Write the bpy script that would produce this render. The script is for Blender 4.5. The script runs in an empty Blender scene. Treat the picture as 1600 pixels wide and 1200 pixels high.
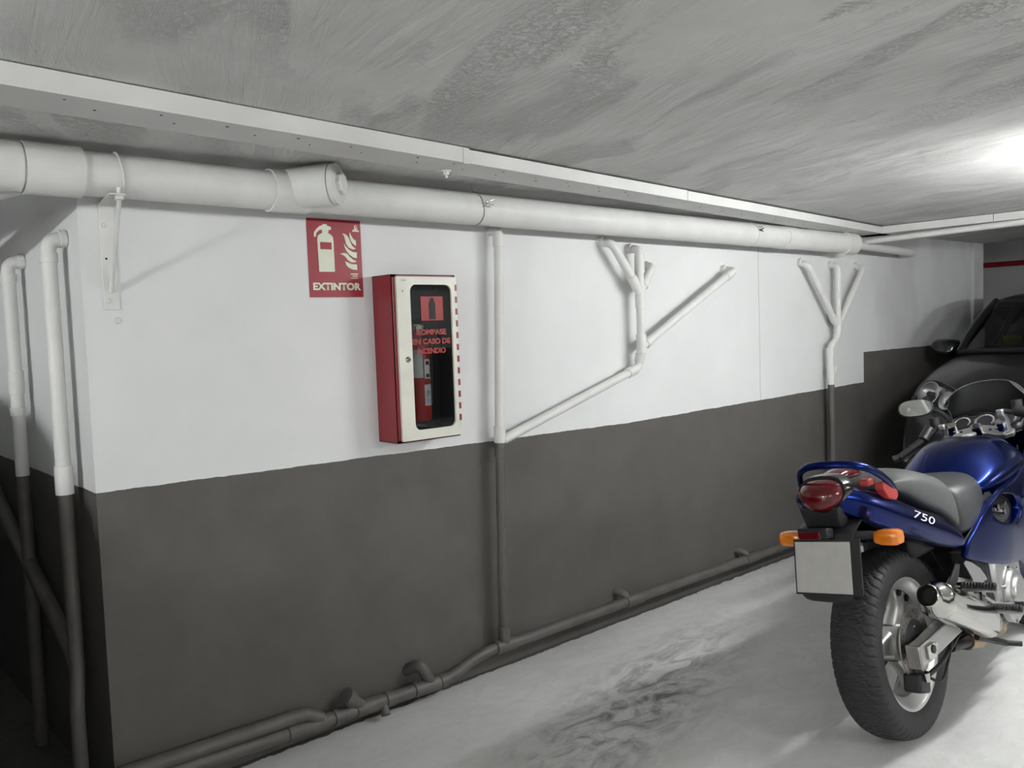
import bpy, bmesh, math, random
import numpy as np
from mathutils import Vector, Matrix
random.seed(7)
R = math.radians
scene = bpy.context.scene
COL = scene.collection

# ------------------------------------------------------------------ camera
cam_d = bpy.data.cameras.new('camera'); cam = bpy.data.objects.new('camera', cam_d); COL.objects.link(cam)
YAW, PITCH, ROLL = 0.72597, 0.0658, -0.03524
fw = Vector((math.sin(YAW)*math.cos(PITCH), math.cos(YAW)*math.cos(PITCH), -math.sin(PITCH)))
rt = Vector((math.cos(YAW), -math.sin(YAW), 0)); up = rt.cross(fw)
rt2 = math.cos(ROLL)*rt + math.sin(ROLL)*up; up2 = -math.sin(ROLL)*rt + math.cos(ROLL)*up
M = Matrix((rt2, up2, -fw)).transposed().to_4x4(); M.translation = (0, 0, 1.45)
cam.matrix_world = M
cam_d.sensor_fit = 'HORIZONTAL'; cam_d.sensor_width = 36; cam_d.lens = 36*1338.8/1600
cam_d.clip_start = 0.02
scene.camera = cam
# ------------------------------------------------------------------ light and exposure
world = bpy.data.worlds.new('world'); scene.world = world; world.use_nodes = True
bg = world.node_tree.nodes['Background']; bg.inputs[0].default_value = (.9, .95, 1, 1); bg.inputs[1].default_value = 0.02
LAMPS = [  # centre, length, strength, label
    ((3.78, .66, 1.996), 1.25, 180, 'white ceiling batten lamp just above the near side of the motorcycle'),
    ((-3.6, .72, 1.996), 1.25, 1200, 'white ceiling batten lamp left of the wall corner'),
    ((-.9, -1.9, 1.996), 1.25, 95, 'added fill batten lamp, unseen behind the viewer on the left'),  # added fill: lifts ceiling and floor by bounce, out of view
    ((2.9, -2.3, 1.996), 1.25, 160, 'added fill batten lamp, unseen behind the viewer on the right'),  # second added fill lamp, unseen, brightens the ceiling
    ((7.0, -2.3, 1.996), 1.25, 150, 'added fill batten lamp, unseen over the empty bay beside the car'),  # added fill at the far end, out of view
]
vs = scene.view_settings
vs.view_transform = 'Standard'; vs.look = 'None'; vs.gamma = 1; vs.exposure = 0.36; vs.use_curve_mapping = False

# ------------------------------------------------------------------ materials
def nodes_of(m):
    nt = m.node_tree; return nt, nt.nodes, nt.links
def mat(name, col, rough=.5, metal=0., coat=0., noise=.06, nscale=30, bump=0., bscale=200, trans=0., ior=1.45, spec=.5, emit=None, es=0., alpha=1., coatr=.03):
    m = bpy.data.materials.new(name); m.use_nodes = True
    nt, n, l = nodes_of(m); b = n['Principled BSDF']
    b.inputs['Roughness'].default_value = rough; b.inputs['Metallic'].default_value = metal
    b.inputs['Coat Weight'].default_value = coat; b.inputs['Coat Roughness'].default_value = coatr
    b.inputs['Transmission Weight'].default_value = trans; b.inputs['IOR'].default_value = ior
    b.inputs['Specular IOR Level'].default_value = spec; b.inputs['Alpha'].default_value = alpha
    tc = n.new('ShaderNodeTexCoord')
    if noise > 0:
        t = n.new('ShaderNodeTexNoise'); t.inputs['Scale'].default_value = nscale; t.inputs['Detail'].default_value = 4
        l.new(tc.outputs['Object'], t.inputs['Vector'])
        r = n.new('ShaderNodeMapRange'); r.inputs[1].default_value = .3; r.inputs[2].default_value = .7
        r.inputs[3].default_value = 1-noise; r.inputs[4].default_value = 1+noise
        l.new(t.outputs['Fac'], r.inputs[0])
        mx = n.new('ShaderNodeMix'); mx.data_type = 'RGBA'; mx.blend_type = 'MULTIPLY'; mx.inputs[0].default_value = 1
        mx.inputs[6].default_value = (*col, 1); l.new(r.outputs[0], mx.inputs[7]); l.new(mx.outputs[2], b.inputs['Base Color'])
    else:
        b.inputs['Base Color'].default_value = (*col, 1)
    if bump > 0:
        t2 = n.new('ShaderNodeTexNoise'); t2.inputs['Scale'].default_value = bscale; t2.inputs['Detail'].default_value = 3
        l.new(tc.outputs['Object'], t2.inputs['Vector'])
        bp = n.new('ShaderNodeBump'); bp.inputs['Strength'].default_value = bump; bp.inputs['Distance'].default_value = .002
        l.new(t2.outputs['Fac'], bp.inputs['Height']); l.new(bp.outputs[0], b.inputs['Normal'])
    if emit:
        b.inputs['Emission Color'].default_value = (*emit, 1); b.inputs['Emission Strength'].default_value = es
    return m
def val(nt, op, a, b=None, c=None, clamp=False):
    nd = nt.nodes.new('ShaderNodeMath'); nd.operation = op; nd.use_clamp = clamp
    for i, v in enumerate((a, b, c)):
        if v is None: continue
        if isinstance(v, (int, float)): nd.inputs[i].default_value = v
        else: nt.links.new(v, nd.inputs[i])
    return nd.outputs[0]
def mixc(nt, f, a, b, mode='MIX'):
    nd = nt.nodes.new('ShaderNodeMix'); nd.data_type = 'RGBA'; nd.blend_type = mode
    for i, v in ((0, f), (6, a), (7, b)):
        if isinstance(v, (int, float)): nd.inputs[i].default_value = v
        elif isinstance(v, tuple): nd.inputs[i].default_value = (*v, 1)
        else: nt.links.new(v, nd.inputs[i])
    return nd.outputs[2]
def noise(nt, vec, scale, detail=4, rough=.55, dist=0.):
    t = nt.nodes.new('ShaderNodeTexNoise'); t.inputs['Scale'].default_value = scale; t.inputs['Detail'].default_value = detail
    t.inputs['Roughness'].default_value = rough; t.inputs['Distortion'].default_value = dist
    if vec is not None: nt.links.new(vec, t.inputs['Vector'])
    return t.outputs['Fac']
def mapv(nt, vec, scale=(1, 1, 1), rot=(0, 0, 0), loc=(0, 0, 0)):
    mp = nt.nodes.new('ShaderNodeMapping'); mp.inputs['Scale'].default_value = scale; mp.inputs['Rotation'].default_value = rot; mp.inputs['Location'].default_value = loc
    nt.links.new(vec, mp.inputs['Vector']); return mp.outputs[0]
def rng(nt, v, a, b, c=0., d=1.):
    nd = nt.nodes.new('ShaderNodeMapRange'); nt.links.new(v, nd.inputs[0])
    for i, x in enumerate((a, b, c, d)): nd.inputs[i+1].default_value = x
    return nd.outputs[0]
def bumpn(nt, h, strength, dist, normal=None):
    b = nt.nodes.new('ShaderNodeBump'); b.inputs['Strength'].default_value = strength; b.inputs['Distance'].default_value = dist
    nt.links.new(h, b.inputs['Height'])
    if normal is not None: nt.links.new(normal, b.inputs['Normal'])
    return b.outputs[0]

def thin_glass(name, tint, ior):
    m = bpy.data.materials.new(name); m.use_nodes = True
    nt, n, l = nodes_of(m); n.remove(n['Principled BSDF'])
    tr = n.new('ShaderNodeBsdfTransparent'); tr.inputs[0].default_value = (*tint, 1)
    gl = n.new('ShaderNodeBsdfGlossy'); gl.inputs['Roughness'].default_value = .03
    fr = n.new('ShaderNodeFresnel'); fr.inputs['IOR'].default_value = ior
    mx = n.new('ShaderNodeMixShader'); l.new(fr.outputs[0], mx.inputs[0]); l.new(tr.outputs[0], mx.inputs[1]); l.new(gl.outputs[0], mx.inputs[2])
    l.new(mx.outputs[0], n['Material Output'].inputs['Surface'])
    return m
WHITE = (.70, .705, .705); GREY = (.094, .087, .081)
def wall_material(name='wall_two_tone_paint'):
    m = bpy.data.materials.new(name); m.use_nodes = True
    nt, n, l = nodes_of(m); b = n['Principled BSDF']
    g = n.new('ShaderNodeNewGeometry'); pos = g.outputs['Position']
    sp = n.new('ShaderNodeSeparateXYZ'); l.new(pos, sp.inputs[0])
    x, y, z = sp.outputs
    wob = val(nt, 'MULTIPLY', val(nt, 'SUBTRACT', noise(nt, pos, 9, 6, .7), .5), .014)
    dip = val(nt, 'MULTIPLY', val(nt, 'ABSOLUTE', val(nt, 'SUBTRACT', x, 3.2)), .0135)    # the hand-ruled line sags a little
    th = val(nt, 'ADD', val(nt, 'ADD', val(nt, 'MINIMUM', dip, .034), .962), wob)
    step = val(nt, 'MULTIPLY', val(nt, 'GREATER_THAN', x, 5.647), .205)
    th = val(nt, 'ADD', th, step)
    grey = val(nt, 'LESS_THAN', z, th)
    mot = rng(nt, noise(nt, pos, 2.2, 5, .6), .3, .7, .95, 1.03)
    wcol = mixc(nt, 1, WHITE, mot, 'MULTIPLY')
    gcol = mixc(nt, 1, GREY, rng(nt, noise(nt, pos, 5, 6, .6), .3, .7, .9, 1.12), 'MULTIPLY')
    # grey smudges fading in along the far stretch of the wall
    sm = rng(nt, noise(nt, mapv(nt, pos, (1.2, 1, .8)), 1.6, 3), .45, .62)
    smx = val(nt, 'MULTIPLY', sm, rng(nt, x, 5.2, 6.2, 0, .35))
    wcol = mixc(nt, smx, wcol, (.38, .38, .38))
    # hairline joint
    jx = val(nt, 'ADD', 4.372, val(nt, 'MULTIPLY', noise(nt, pos, 3, 2), .012))
    joint = val(nt, 'LESS_THAN', val(nt, 'ABSOLUTE', val(nt, 'SUBTRACT', x, jx)), .003)
    col = mixc(nt, grey, wcol, gcol)
    col = mixc(nt, val(nt, 'MULTIPLY', joint, .45), col, (.12, .12, .11))
    # chips
    vo = n.new('ShaderNodeTexVoronoi'); vo.inputs['Scale'].default_value = 3.1; l.new(pos, vo.inputs['Vector'])
    chip = val(nt, 'LESS_THAN', val(nt, 'ADD', vo.outputs['Distance'], val(nt, 'MULTIPLY', noise(nt, pos, 90, 3), .05)), .045)
    l.new(col, b.inputs['Base Color']); b.inputs['Roughness'].default_value = .62; b.inputs['Specular IOR Level'].default_value = .3
    h = val(nt, 'ADD', val(nt, 'MULTIPLY', noise(nt, pos, 28, 6, .6), .6), val(nt, 'MULTIPLY', noise(nt, pos, 4, 3), 1.6))
    h = val(nt, 'SUBTRACT', h, val(nt, 'MULTIPLY', chip, .6))
    l.new(bumpn(nt, h, .22, .007), b.inputs['Normal'])
    return m
def ceiling_material():
    m = bpy.data.materials.new('ceiling_trowelled_plaster'); m.use_nodes = True
    nt, n, l = nodes_of(m); b = n['Principled BSDF']
    g = n.new('ShaderNodeNewGeometry'); pos = g.outputs['Position']
    def along(deg, sl, sc):                                      # stretched along one trowel direction
        mp = mapv(nt, pos, (1/sl, 1/sc, 1), (0, 0, R(deg))); mp.node.vector_type = 'TEXTURE'; return mp
    streak = noise(nt, along(80, 1.6, 34), 1.6, 6, .66, .5)
    streak2 = noise(nt, along(66, 2.2, 46), 1.6, 5, .62, .4)
    m1 = rng(nt, noise(nt, along(78, 1.0, 2.6), 1.1, 3), .46, .60)
    m2 = rng(nt, noise(nt, along(64, .8, 2.2), 1.3, 3), .47, .58)
    grit = rng(nt, noise(nt, pos, 85, 5, .75), .48, .70)
    m3 = rng(nt, noise(nt, along(64, 1.2, 4.5), 1.2, 3), .50, .60)
    h = val(nt, 'ADD', val(nt, 'MULTIPLY', val(nt, 'MULTIPLY', streak, m1), 1.5), val(nt, 'MULTIPLY', val(nt, 'MULTIPLY', streak2, m2), 1.2))
    h = val(nt, 'ADD', h, val(nt, 'MULTIPLY', val(nt, 'MULTIPLY', grit, m3), .55))
    h = val(nt, 'ADD', h, val(nt, 'MULTIPLY', noise(nt, pos, 3, 4), 1.2))
    h = val(nt, 'ADD', h, val(nt, 'MULTIPLY', noise(nt, pos, 40, 4), .12))
    c = mixc(nt, rng(nt, noise(nt, pos, 2.5, 6, .7), .3, .7), (.59, .59, .575), (.70, .70, .69))
    l.new(c, b.inputs['Base Color']); b.inputs['Roughness'].default_value = .68; b.inputs['Specular IOR Level'].default_value = .35
    l.new(bumpn(nt, h, .8, .012), b.inputs['Normal'])
    return m
def floor_material():
    m = bpy.data.materials.new('floor_trowelled_concrete'); m.use_nodes = True
    nt, n, l = nodes_of(m); b = n['Principled BSDF']
    g = n.new('ShaderNodeNewGeometry'); pos = g.outputs['Position']
    sp = n.new('ShaderNodeSeparateXYZ'); l.new(pos, sp.inputs[0]); x, y, z = sp.outputs
    big = noise(nt, pos, 1.7, 6, .62, .8); med = noise(nt, mapv(nt, pos, (1.5, 3.0, 1), (0, 0, R(18))), 4.5, 8, .7, 1.5)
    c = mixc(nt, rng(nt, big, .3, .7), (.56, .56, .55), (.68, .68, .67))
    c = mixc(nt, rng(nt, med, .40, .72, 0, .4), c, (.44, .44, .43))
    # black scuffs beside the parked motorcycle
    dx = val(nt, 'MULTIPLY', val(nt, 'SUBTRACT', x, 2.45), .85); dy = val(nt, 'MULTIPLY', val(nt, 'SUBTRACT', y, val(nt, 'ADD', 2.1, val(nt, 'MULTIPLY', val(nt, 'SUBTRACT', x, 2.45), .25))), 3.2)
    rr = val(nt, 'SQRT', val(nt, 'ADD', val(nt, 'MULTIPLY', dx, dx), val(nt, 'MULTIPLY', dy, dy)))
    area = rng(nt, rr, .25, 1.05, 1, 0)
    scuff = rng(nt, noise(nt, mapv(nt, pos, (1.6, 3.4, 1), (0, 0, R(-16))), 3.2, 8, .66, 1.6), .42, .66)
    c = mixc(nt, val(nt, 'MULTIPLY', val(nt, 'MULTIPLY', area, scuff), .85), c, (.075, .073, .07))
    # dark paint carried down on to the floor edge at the wall foot
    edge = val(nt, 'GREATER_THAN', val(nt, 'ADD', y, val(nt, 'MULTIPLY', noise(nt, pos, 14, 5, .7), .05)), 2.76)
    c = mixc(nt, edge, c, (.085, .08, .075))
    l.new(c, b.inputs['Base Color'])
    l.new(rng(nt, med, .3, .7, .5, .72), b.inputs['Roughness']); b.inputs['Specular IOR Level'].default_value = .35
    h = val(nt, 'ADD', noise(nt, pos, 60, 5, .6), val(nt, 'MULTIPLY', med, 1.2))
    l.new(bumpn(nt, h, .16, .004), b.inputs['Normal'])
    return m
MW = wall_material(); MCEIL = ceiling_material(); MFLOOR = floor_material()
M_PVC = mat('white_painted_plastic', (.66, .66, .64), .5, noise=.05, nscale=9, bump=.25, bscale=60)
M_PVCG = mat('grey_painted_plastic', (.092, .086, .08), .5, noise=.12, nscale=14, bump=.2, bscale=60)
M_TRAY = mat('white_painted_steel', (.66, .66, .645), .5, noise=.05, nscale=6, bump=.15, bscale=50)
M_STEEL = mat('galvanised_steel', (.45, .45, .44), .35, .9)
M_HOLE = mat('dark_hole', (.01, .01, .01), .9, noise=0)
M_REDBOX = mat('dark_red_enamel', (.21, .012, .02), .38, noise=.06, nscale=12, coat=.2)
M_REDSIGN = mat('red_sign_print', (.27, .008, .018), .38, noise=.03)
M_GLOW = mat('pale_luminescent_print', (.66, .69, .56), .45, noise=.03)
M_CREAM = mat('cream_enamel', (.68, .665, .59), .42, noise=.07, nscale=9)
M_PANE = thin_glass('clear_acrylic_pane', (.80,.82,.82), 1.35)
M_DARK = mat('black_lining', (.022, .022, .025), .7)
M_REDTXT = mat('red_vinyl_letters', (.27, .014, .010), .5, noise=.1, nscale=60)
M_EXT = mat('extinguisher_red_paint', (.42, .025, .022), .3, coat=.3)
M_BRASS = mat('brass', (.6, .42, .2), .3, .9)
M_LABEL = mat('white_paper_label', (.62, .62, .62), .6, noise=.1, nscale=50)
M_LABELB = mat('blue_ink', (.05, .06, .3), .6, noise=0)
M_INK = mat('black_ink', (.03, .03, .03), .6, noise=0)
M_BLUE = mat('metallic_blue_paint', (.0016, .0098, .092), .22, .92, coat=.1, noise=.05, nscale=300)
M_BLKPL = mat('black_plastic', (.009, .009, .0105), .48, noise=.1)
M_BLKG = mat('gloss_black_plastic', (.008, .008, .01), .2, noise=0, coat=.4)
M_RUB = mat('tyre_rubber', (.017, .017, .018), .62, noise=.15, nscale=25, bump=.1, bscale=300)
M_ALU = mat('cast_aluminium', (.46, .46, .455), .36, .9, noise=.06, nscale=18)
M_RIM = mat('silver_wheel_paint', (.60, .60, .59), .36, .75, noise=.05, nscale=10, coat=.3)
M_CHROME = mat('polished_steel', (.56, .55, .52), .09, 1., noise=.05, nscale=8)
M_DISC = mat('brushed_disc_steel', (.36, .34, .32), .38, .95, noise=.1, nscale=60)
M_DKMET = mat('dark_metal', (.035, .035, .037), .45, .6)
M_GOLD = mat('heat_tinted_pipe', (.36, .27, .17), .35, .9, noise=.25, nscale=14)
M_VGREY = mat('grey_vinyl_seat', (.072, .074, .073), .5, noise=.05, bump=.2, bscale=500)
M_VBLK = mat('black_grained_vinyl', (.036, .037, .038), .38, noise=.05, bump=.35, bscale=420)
M_REDL = mat('red_lens', (.085, .0012, .004), .14, noise=0, coat=.4)
M_REDR = mat('red_rubber', (.34, .035, .03), .5)
M_ORG = mat('amber_lens', (.72, .20, .01), .15, noise=.12, nscale=50, coat=1.)
M_PLATE = mat('number_plate', (.42, .41, .39), .45, noise=.05, nscale=25)
M_SCREEN = thin_glass('smoked_screen', (.42,.43,.44), 1.4)
M_MIRROR = mat('mirror_glass', (.86, .88, .86), .02, 1., noise=0)
M_DECAL = mat('silver_decal', (.62, .62, .66), .4, noise=0)
M_WHTDEC = mat('white_decal', (.75, .72, .70), .35, noise=0)
M_CAR = mat('dark_grey_car_paint', (.011, .011, .012), .3, .2, coat=.45, noise=.05, nscale=200)
M_CARGL = thin_glass('car_window_glass', (.55,.60,.58), 1.5)
M_CARIN = mat('car_interior_cloth', (.03, .03, .032), .8)
M_CLEAR = thin_glass('clear_headlamp_lens', (.92,.92,.92), 1.4)
M_REFL = mat('headlamp_reflector', (.85, .85, .86), .3, .85, noise=0)
M_REDPIPE = mat('red_painted_pipe', (.36, .02, .03), .4)
M_SMOKE = mat('grey_lamp_bowl', (.16, .16, .165), .35, .4, noise=.3, nscale=25)
M_YEL = mat('yellow_tag', (.5, .45, .05), .6)
M_FIX = mat('white_luminaire_body', (.8, .8, .8), .4)

# ------------------------------------------------------------------ geometry helpers
class MB:
    def __init__(s): s.v = []; s.f = []
    def add(s, v, f):
        o = len(s.v); s.v += [tuple(p) for p in v]; s.f += [tuple(i+o for i in q) for q in f]; return s
    def box(s, a, b):
        x0, y0, z0 = a; x1, y1, z1 = b
        return s.add([(x0,y0,z0),(x1,y0,z0),(x1,y1,z0),(x0,y1,z0),(x0,y0,z1),(x1,y0,z1),(x1,y1,z1),(x0,y1,z1)],
              [(0,3,2,1),(4,5,6,7),(0,1,5,4),(1,2,6,5),(2,3,7,6),(3,0,4,7)])
    def obox(s, c, ax, ay, az):
        c, ax, ay, az = map(Vector, (c, ax, ay, az)); v = []
        for k in (-1, 1):
            for (i, j) in ((-1,-1),(1,-1),(1,1),(-1,1)): v.append(c+i*ax+j*ay+k*az)
        return s.add(v, [(0,3,2,1),(4,5,6,7),(0,1,5,4),(1,2,6,5),(2,3,7,6),(3,0,4,7)])
    def tube(s, pts, r, n=16, cap=True, flat=1., upv=None):
        pts = [Vector(p) for p in pts]; rs = r if isinstance(r, (list, tuple)) else [r]*len(pts)
        ring = []; T = []
        for i in range(len(pts)):
            a = pts[max(i-1, 0)]; b = pts[min(i+1, len(pts)-1)]; T.append((b-a).normalized())
        u = Vector(upv) if upv else (Vector((0,0,1)) if abs(T[0].z) < .9 else Vector((1,0,0)))
        v = []; f = []
        for i, p in enumerate(pts):
            u = (u - T[i]*u.dot(T[i])).normalized(); w = T[i].cross(u)
            for k in range(n):
                a = 2*math.pi*k/n; v.append(p + rs[i]*(math.cos(a)*u*flat + math.sin(a)*w))
        for i in range(len(pts)-1):
            for k in range(n):
                k2 = (k+1) % n; f.append((i*n+k, i*n+k2, (i+1)*n+k2, (i+1)*n+k))
        if cap: f.append(tuple(range(n-1, -1, -1))); f.append(tuple((len(pts)-1)*n+k for k in range(n)))
        return s.add(v, f)
    def loft(s, rings, cap=True, closed=True):
        n = len(rings[0]); v = [p for r in rings for p in r]; f = []
        for i in range(len(rings)-1):
            for k in range(n if closed else n-1):
                k2 = (k+1) % n; f.append((i*n+k, i*n+k2, (i+1)*n+k2, (i+1)*n+k))
        if cap and closed: f.append(tuple(range(n-1, -1, -1))); f.append(tuple((len(rings)-1)*n+k for k in range(n)))
        return s.add(v, f)
    def lathe(s, prof, o, axis, n=48, closed=False):
        """prof: (distance along axis, radius)"""
        o = Vector(o); ax = Vector(axis).normalized(); u = ax.orthogonal().normalized(); w = ax.cross(u)
        m = len(prof); v = []; f = []
        for k in range(n):
            a = 2*math.pi*k/n; d = math.cos(a)*u + math.sin(a)*w
            for (t, r) in prof: v.append(o + ax*t + d*r)
        for k in range(n):
            k2 = (k+1) % n
            for i in range(m if closed else m-1):
                j = (i+1) % m; f.append((k*m+i, k*m+j, k2*m+j, k2*m+i))
        return s.add(v, f)
    def prism(s, poly, o, ux, uy, depth):
        """polygon in the (ux, uy) plane at o, pushed along ux x uy by depth"""
        o, ux, uy = map(Vector, (o, ux, uy)); nn = ux.cross(uy).normalized(); n = len(poly)
        v = [o+ux*a+uy*b for a, b in poly] + [o+ux*a+uy*b+nn*depth for a, b in poly]
        f = [tuple(range(n-1, -1, -1)), tuple(range(n, 2*n))] + [(i, (i+1) % n, n+(i+1) % n, n+i) for i in range(n)]
        return s.add(v, f)
    def build(s, name, m, parent=None, world=False, smooth=True, ang=38, sub=0, bevel=0., merge=False, solid=0.):
        me = bpy.data.meshes.new(name); me.from_pydata(s.v, [], s.f)
        bm = bmesh.new(); bm.from_mesh(me)
        if merge: bmesh.ops.remove_doubles(bm, verts=bm.verts, dist=1e-5)
        bmesh.ops.recalc_face_normals(bm, faces=bm.faces); bm.to_mesh(me); bm.free()
        if smooth:
            me.shade_smooth(); me.set_sharp_from_angle(angle=R(ang))
        me.materials.append(m)
        o = bpy.data.objects.new(name, me); COL.objects.link(o)
        if parent is not None:
            o.parent = parent
            if world: o.matrix_parent_inverse = Matrix.Translation(-Vector(parent.location))
        if solid:
            md = o.modifiers.new('solid', 'SOLIDIFY'); md.thickness = solid; md.offset = 0
        if bevel:
            md = o.modifiers.new('bevel', 'BEVEL'); md.width = bevel; md.segments = 2; md.limit_method = 'ANGLE'
        if sub:
            md = o.modifiers.new('sub', 'SUBSURF'); md.levels = sub; md.render_levels = sub
        return o
def tag(o, label, cat, group=None, kind=None):
    o['label'] = label; o['category'] = cat
    if group: o['group'] = group
    if kind: o['kind'] = kind
    return o
def thing(name, loc, label, cat, group=None):
    o = bpy.data.objects.new(name, None); COL.objects.link(o); o.location = loc; o.empty_display_size = .1
    return tag(o, label, cat, group)
def struct(o, label=None, cat=None):
    o['kind'] = 'structure'
    if label: o['label'] = label
    if cat: o['category'] = cat
    return o
def fillet(pts, r, n=6):
    pts = [Vector(p) for p in pts]; out = [pts[0]]
    for i in range(1, len(pts)-1):
        a = (pts[i-1]-pts[i]); b = (pts[i+1]-pts[i]); rr = min(r, a.length*.48, b.length*.48)
        p0 = pts[i]+a.normalized()*rr; p1 = pts[i]+b.normalized()*rr
        for k in range(n+1):
            t = k/n; out.append((1-t)**2*p0 + 2*t*(1-t)*pts[i] + t*t*p1)
    out.append(pts[-1]); return out
def spline(pts, n=8):
    P = [Vector(p) for p in pts]; P = [2*P[0]-P[1]] + P + [2*P[-1]-P[-2]]; out = []
    for i in range(1, len(P)-2):
        for k in range(n):
            t = k/n; a, b, c, d = P[i-1], P[i], P[i+1], P[i+2]
            out.append(.5*((2*b)+(c-a)*t+(2*a-5*b+4*c-d)*t*t+(3*b-a-3*c+d)*t**3))
    out.append(P[-2]); return out
def pipe(parent, name, pts, r, m, fr=.03, n=18, world=True):
    return MB().tube(fillet(pts, fr) if len(pts) > 2 else pts, r, n).build(name, m, parent, world)
def sleeve(parent, a, b, r, m, name='coupling', world=True):
    """a pipe socket with a lip at both ends"""
    a, b = Vector(a), Vector(b); d = (b-a).normalized(); L = (b-a).length; e = min(.006, L*.2)
    return MB().tube([a, a+d*.0005, a+d*e, b-d*e, b-d*.0005, b], [r*.93, r, r, r, r, r*.93], 20).build(name, m, parent, world)
def text_mesh(body, size, extrude=.0006, offset=0., shear=0., spacing=1.):
    c = bpy.data.curves.new('txt', 'FONT'); c.body = body; c.size = size; c.extrude = extrude; c.offset = offset; c.shear = shear
    c.space_character = spacing; c.resolution_u = 3
    o = bpy.data.objects.new('txt', c); COL.objects.link(o)
    dg = bpy.context.evaluated_depsgraph_get(); dg.update()
    me = bpy.data.meshes.new_from_object(o.evaluated_get(dg)); bpy.data.objects.remove(o); bpy.data.curves.remove(c)
    return me
def text_on(body, o, ux, uy, width, height, m, parent, name, world=True, offset=0., extrude=.0006, shear=0., spacing=1.):
    """lettering fitted into a width x height box whose lower left corner is o"""
    me = text_mesh(body, 1., 0., offset, shear, spacing)
    xs = [v.co.x for v in me.vertices]; ys = [v.co.y for v in me.vertices]
    x0, x1, y0, y1 = min(xs), max(xs), min(ys), max(ys); o, ux, uy = Vector(o), Vector(ux), Vector(uy); nn = ux.cross(uy)
    for v in me.vertices:
        a = (v.co.x-x0)/(x1-x0)*width; b = (v.co.y-y0)/(y1-y0)*height
        v.co = o + ux*a + uy*b + nn*extrude
    me.materials.clear(); me.materials.append(m)
    ob = bpy.data.objects.new(name, me); COL.objects.link(ob)
    if parent is not None:
        ob.parent = parent
        if world:
            ob.matrix_parent_inverse = Matrix.Translation(-Vector(parent.location))
    return ob
# ------------------------------------------------------------------ the setting
WY = 2.758; LX = .754; ZC = 2.008
struct(MB().box((-5, -4.5, -.15), (4.9, 5.7, 0)).build('floor', MFLOOR, smooth=False), 'grey trowelled concrete garage floor under the motorcycle', 'floor')
ramp = MB(); ramp.loft([[(4.9, y, -.15), (5.6, y, -.15), (10.4, y, -.15), (10.4, y, .2), (5.6, y, .2), (4.9, y, 0)] for y in (-4.5, 5.7)])
struct(ramp.build('floor_ramp', MFLOOR, smooth=False), 'concrete floor rising to the bay where the car stands', 'floor')
struct(MB().box((-5, -4.5, ZC), (7.71, 5.7, ZC+.2)).build('ceiling', MCEIL, smooth=False), 'low grey trowelled plaster ceiling above the motorcycle', 'ceiling')
struct(MB().box((7.71, -4.5, 2.2), (10.4, 5.7, 2.4)).build('ceiling_far', MCEIL, smooth=False), 'shaded ceiling over the far bay', 'ceiling')
struct(MB().box((LX, WY, 0), (7.71, WY+.2, ZC+.19)).build('wall_main', MW, smooth=False), 'long wall painted white above and dark grey below', 'wall')
struct(MB().box((LX, WY+.2, 0), (LX+.2, 5.5, ZC+.02)).build('wall_left', MW, smooth=False), 'shaded side wall round the left corner', 'wall')
struct(MB().box((-5, 5.5, 0), (LX+.2, 5.7, ZC+.02)).build('wall_niche', MW, smooth=False), 'end wall of the dark recess at the left', 'wall')
struct(MB().box((7.71, 4.5, .2), (10.4, 4.7, 2.21)).build('wall_far_side', MW, smooth=False), 'side wall of the far bay', 'wall')
struct(MB().box((10.2, -4.5, .2), (10.4, 4.5, 2.21)).build('wall_far', MW, smooth=False), 'pale wall behind the parked car', 'wall')
struct(MB().box((-5.2, -4.5, 0), (-5, 5.7, ZC+.02)).build('wall_west', MW, smooth=False), 'wall behind the viewer on the left', 'wall')
struct(MB().box((-5.2, -4.7, 0), (10.4, -4.5, ZC+.19)).build('wall_back', MW, smooth=False), 'wall behind the viewer', 'wall')
struct(MB().box((7.5, WY-.025, .2), (7.71, WY, ZC)).build('wall_pier', MW, smooth=False, bevel=.004), 'shallow pier at the far end of the long wall', 'wall')

# ------------------------------------------------------------------ lamps
M_TUBE = mat('lit_fluorescent_tube', (1, 1, 1), .4, noise=0, emit=(.985, 1., .99), es=1.)
def luminaire(spec, label, grp='ceiling batten lamps'):
    x, y, z = spec['loc']; L = spec['length']/2
    t = thing('batten_lamp', (x, y, z), label, 'lamp', grp)
    MB().box((-L, -.04, -.068), (L, .04, .011)).build('housing', M_FIX, t, bevel=.004)
    m = M_TUBE.copy(); m.name = 'lit_fluorescent_tube'; m.node_tree.nodes['Principled BSDF'].inputs['Emission Strength'].default_value = spec['strength']
    MB().tube([(-L+.03, 0, -.108), (L-.03, 0, -.108)], .018, 16).build('tube', m, t)
    for s in (-1, 1):
        MB().box((s*(L-.03)-.012, -.02, -.13), (s*(L-.03)+.012, .02, -.066)).build('end_holder', M_FIX, t, bevel=.003)
    return t
for loc, ln, st, lb in LAMPS: luminaire(dict(loc=loc, length=ln, strength=st), lb)

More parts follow.
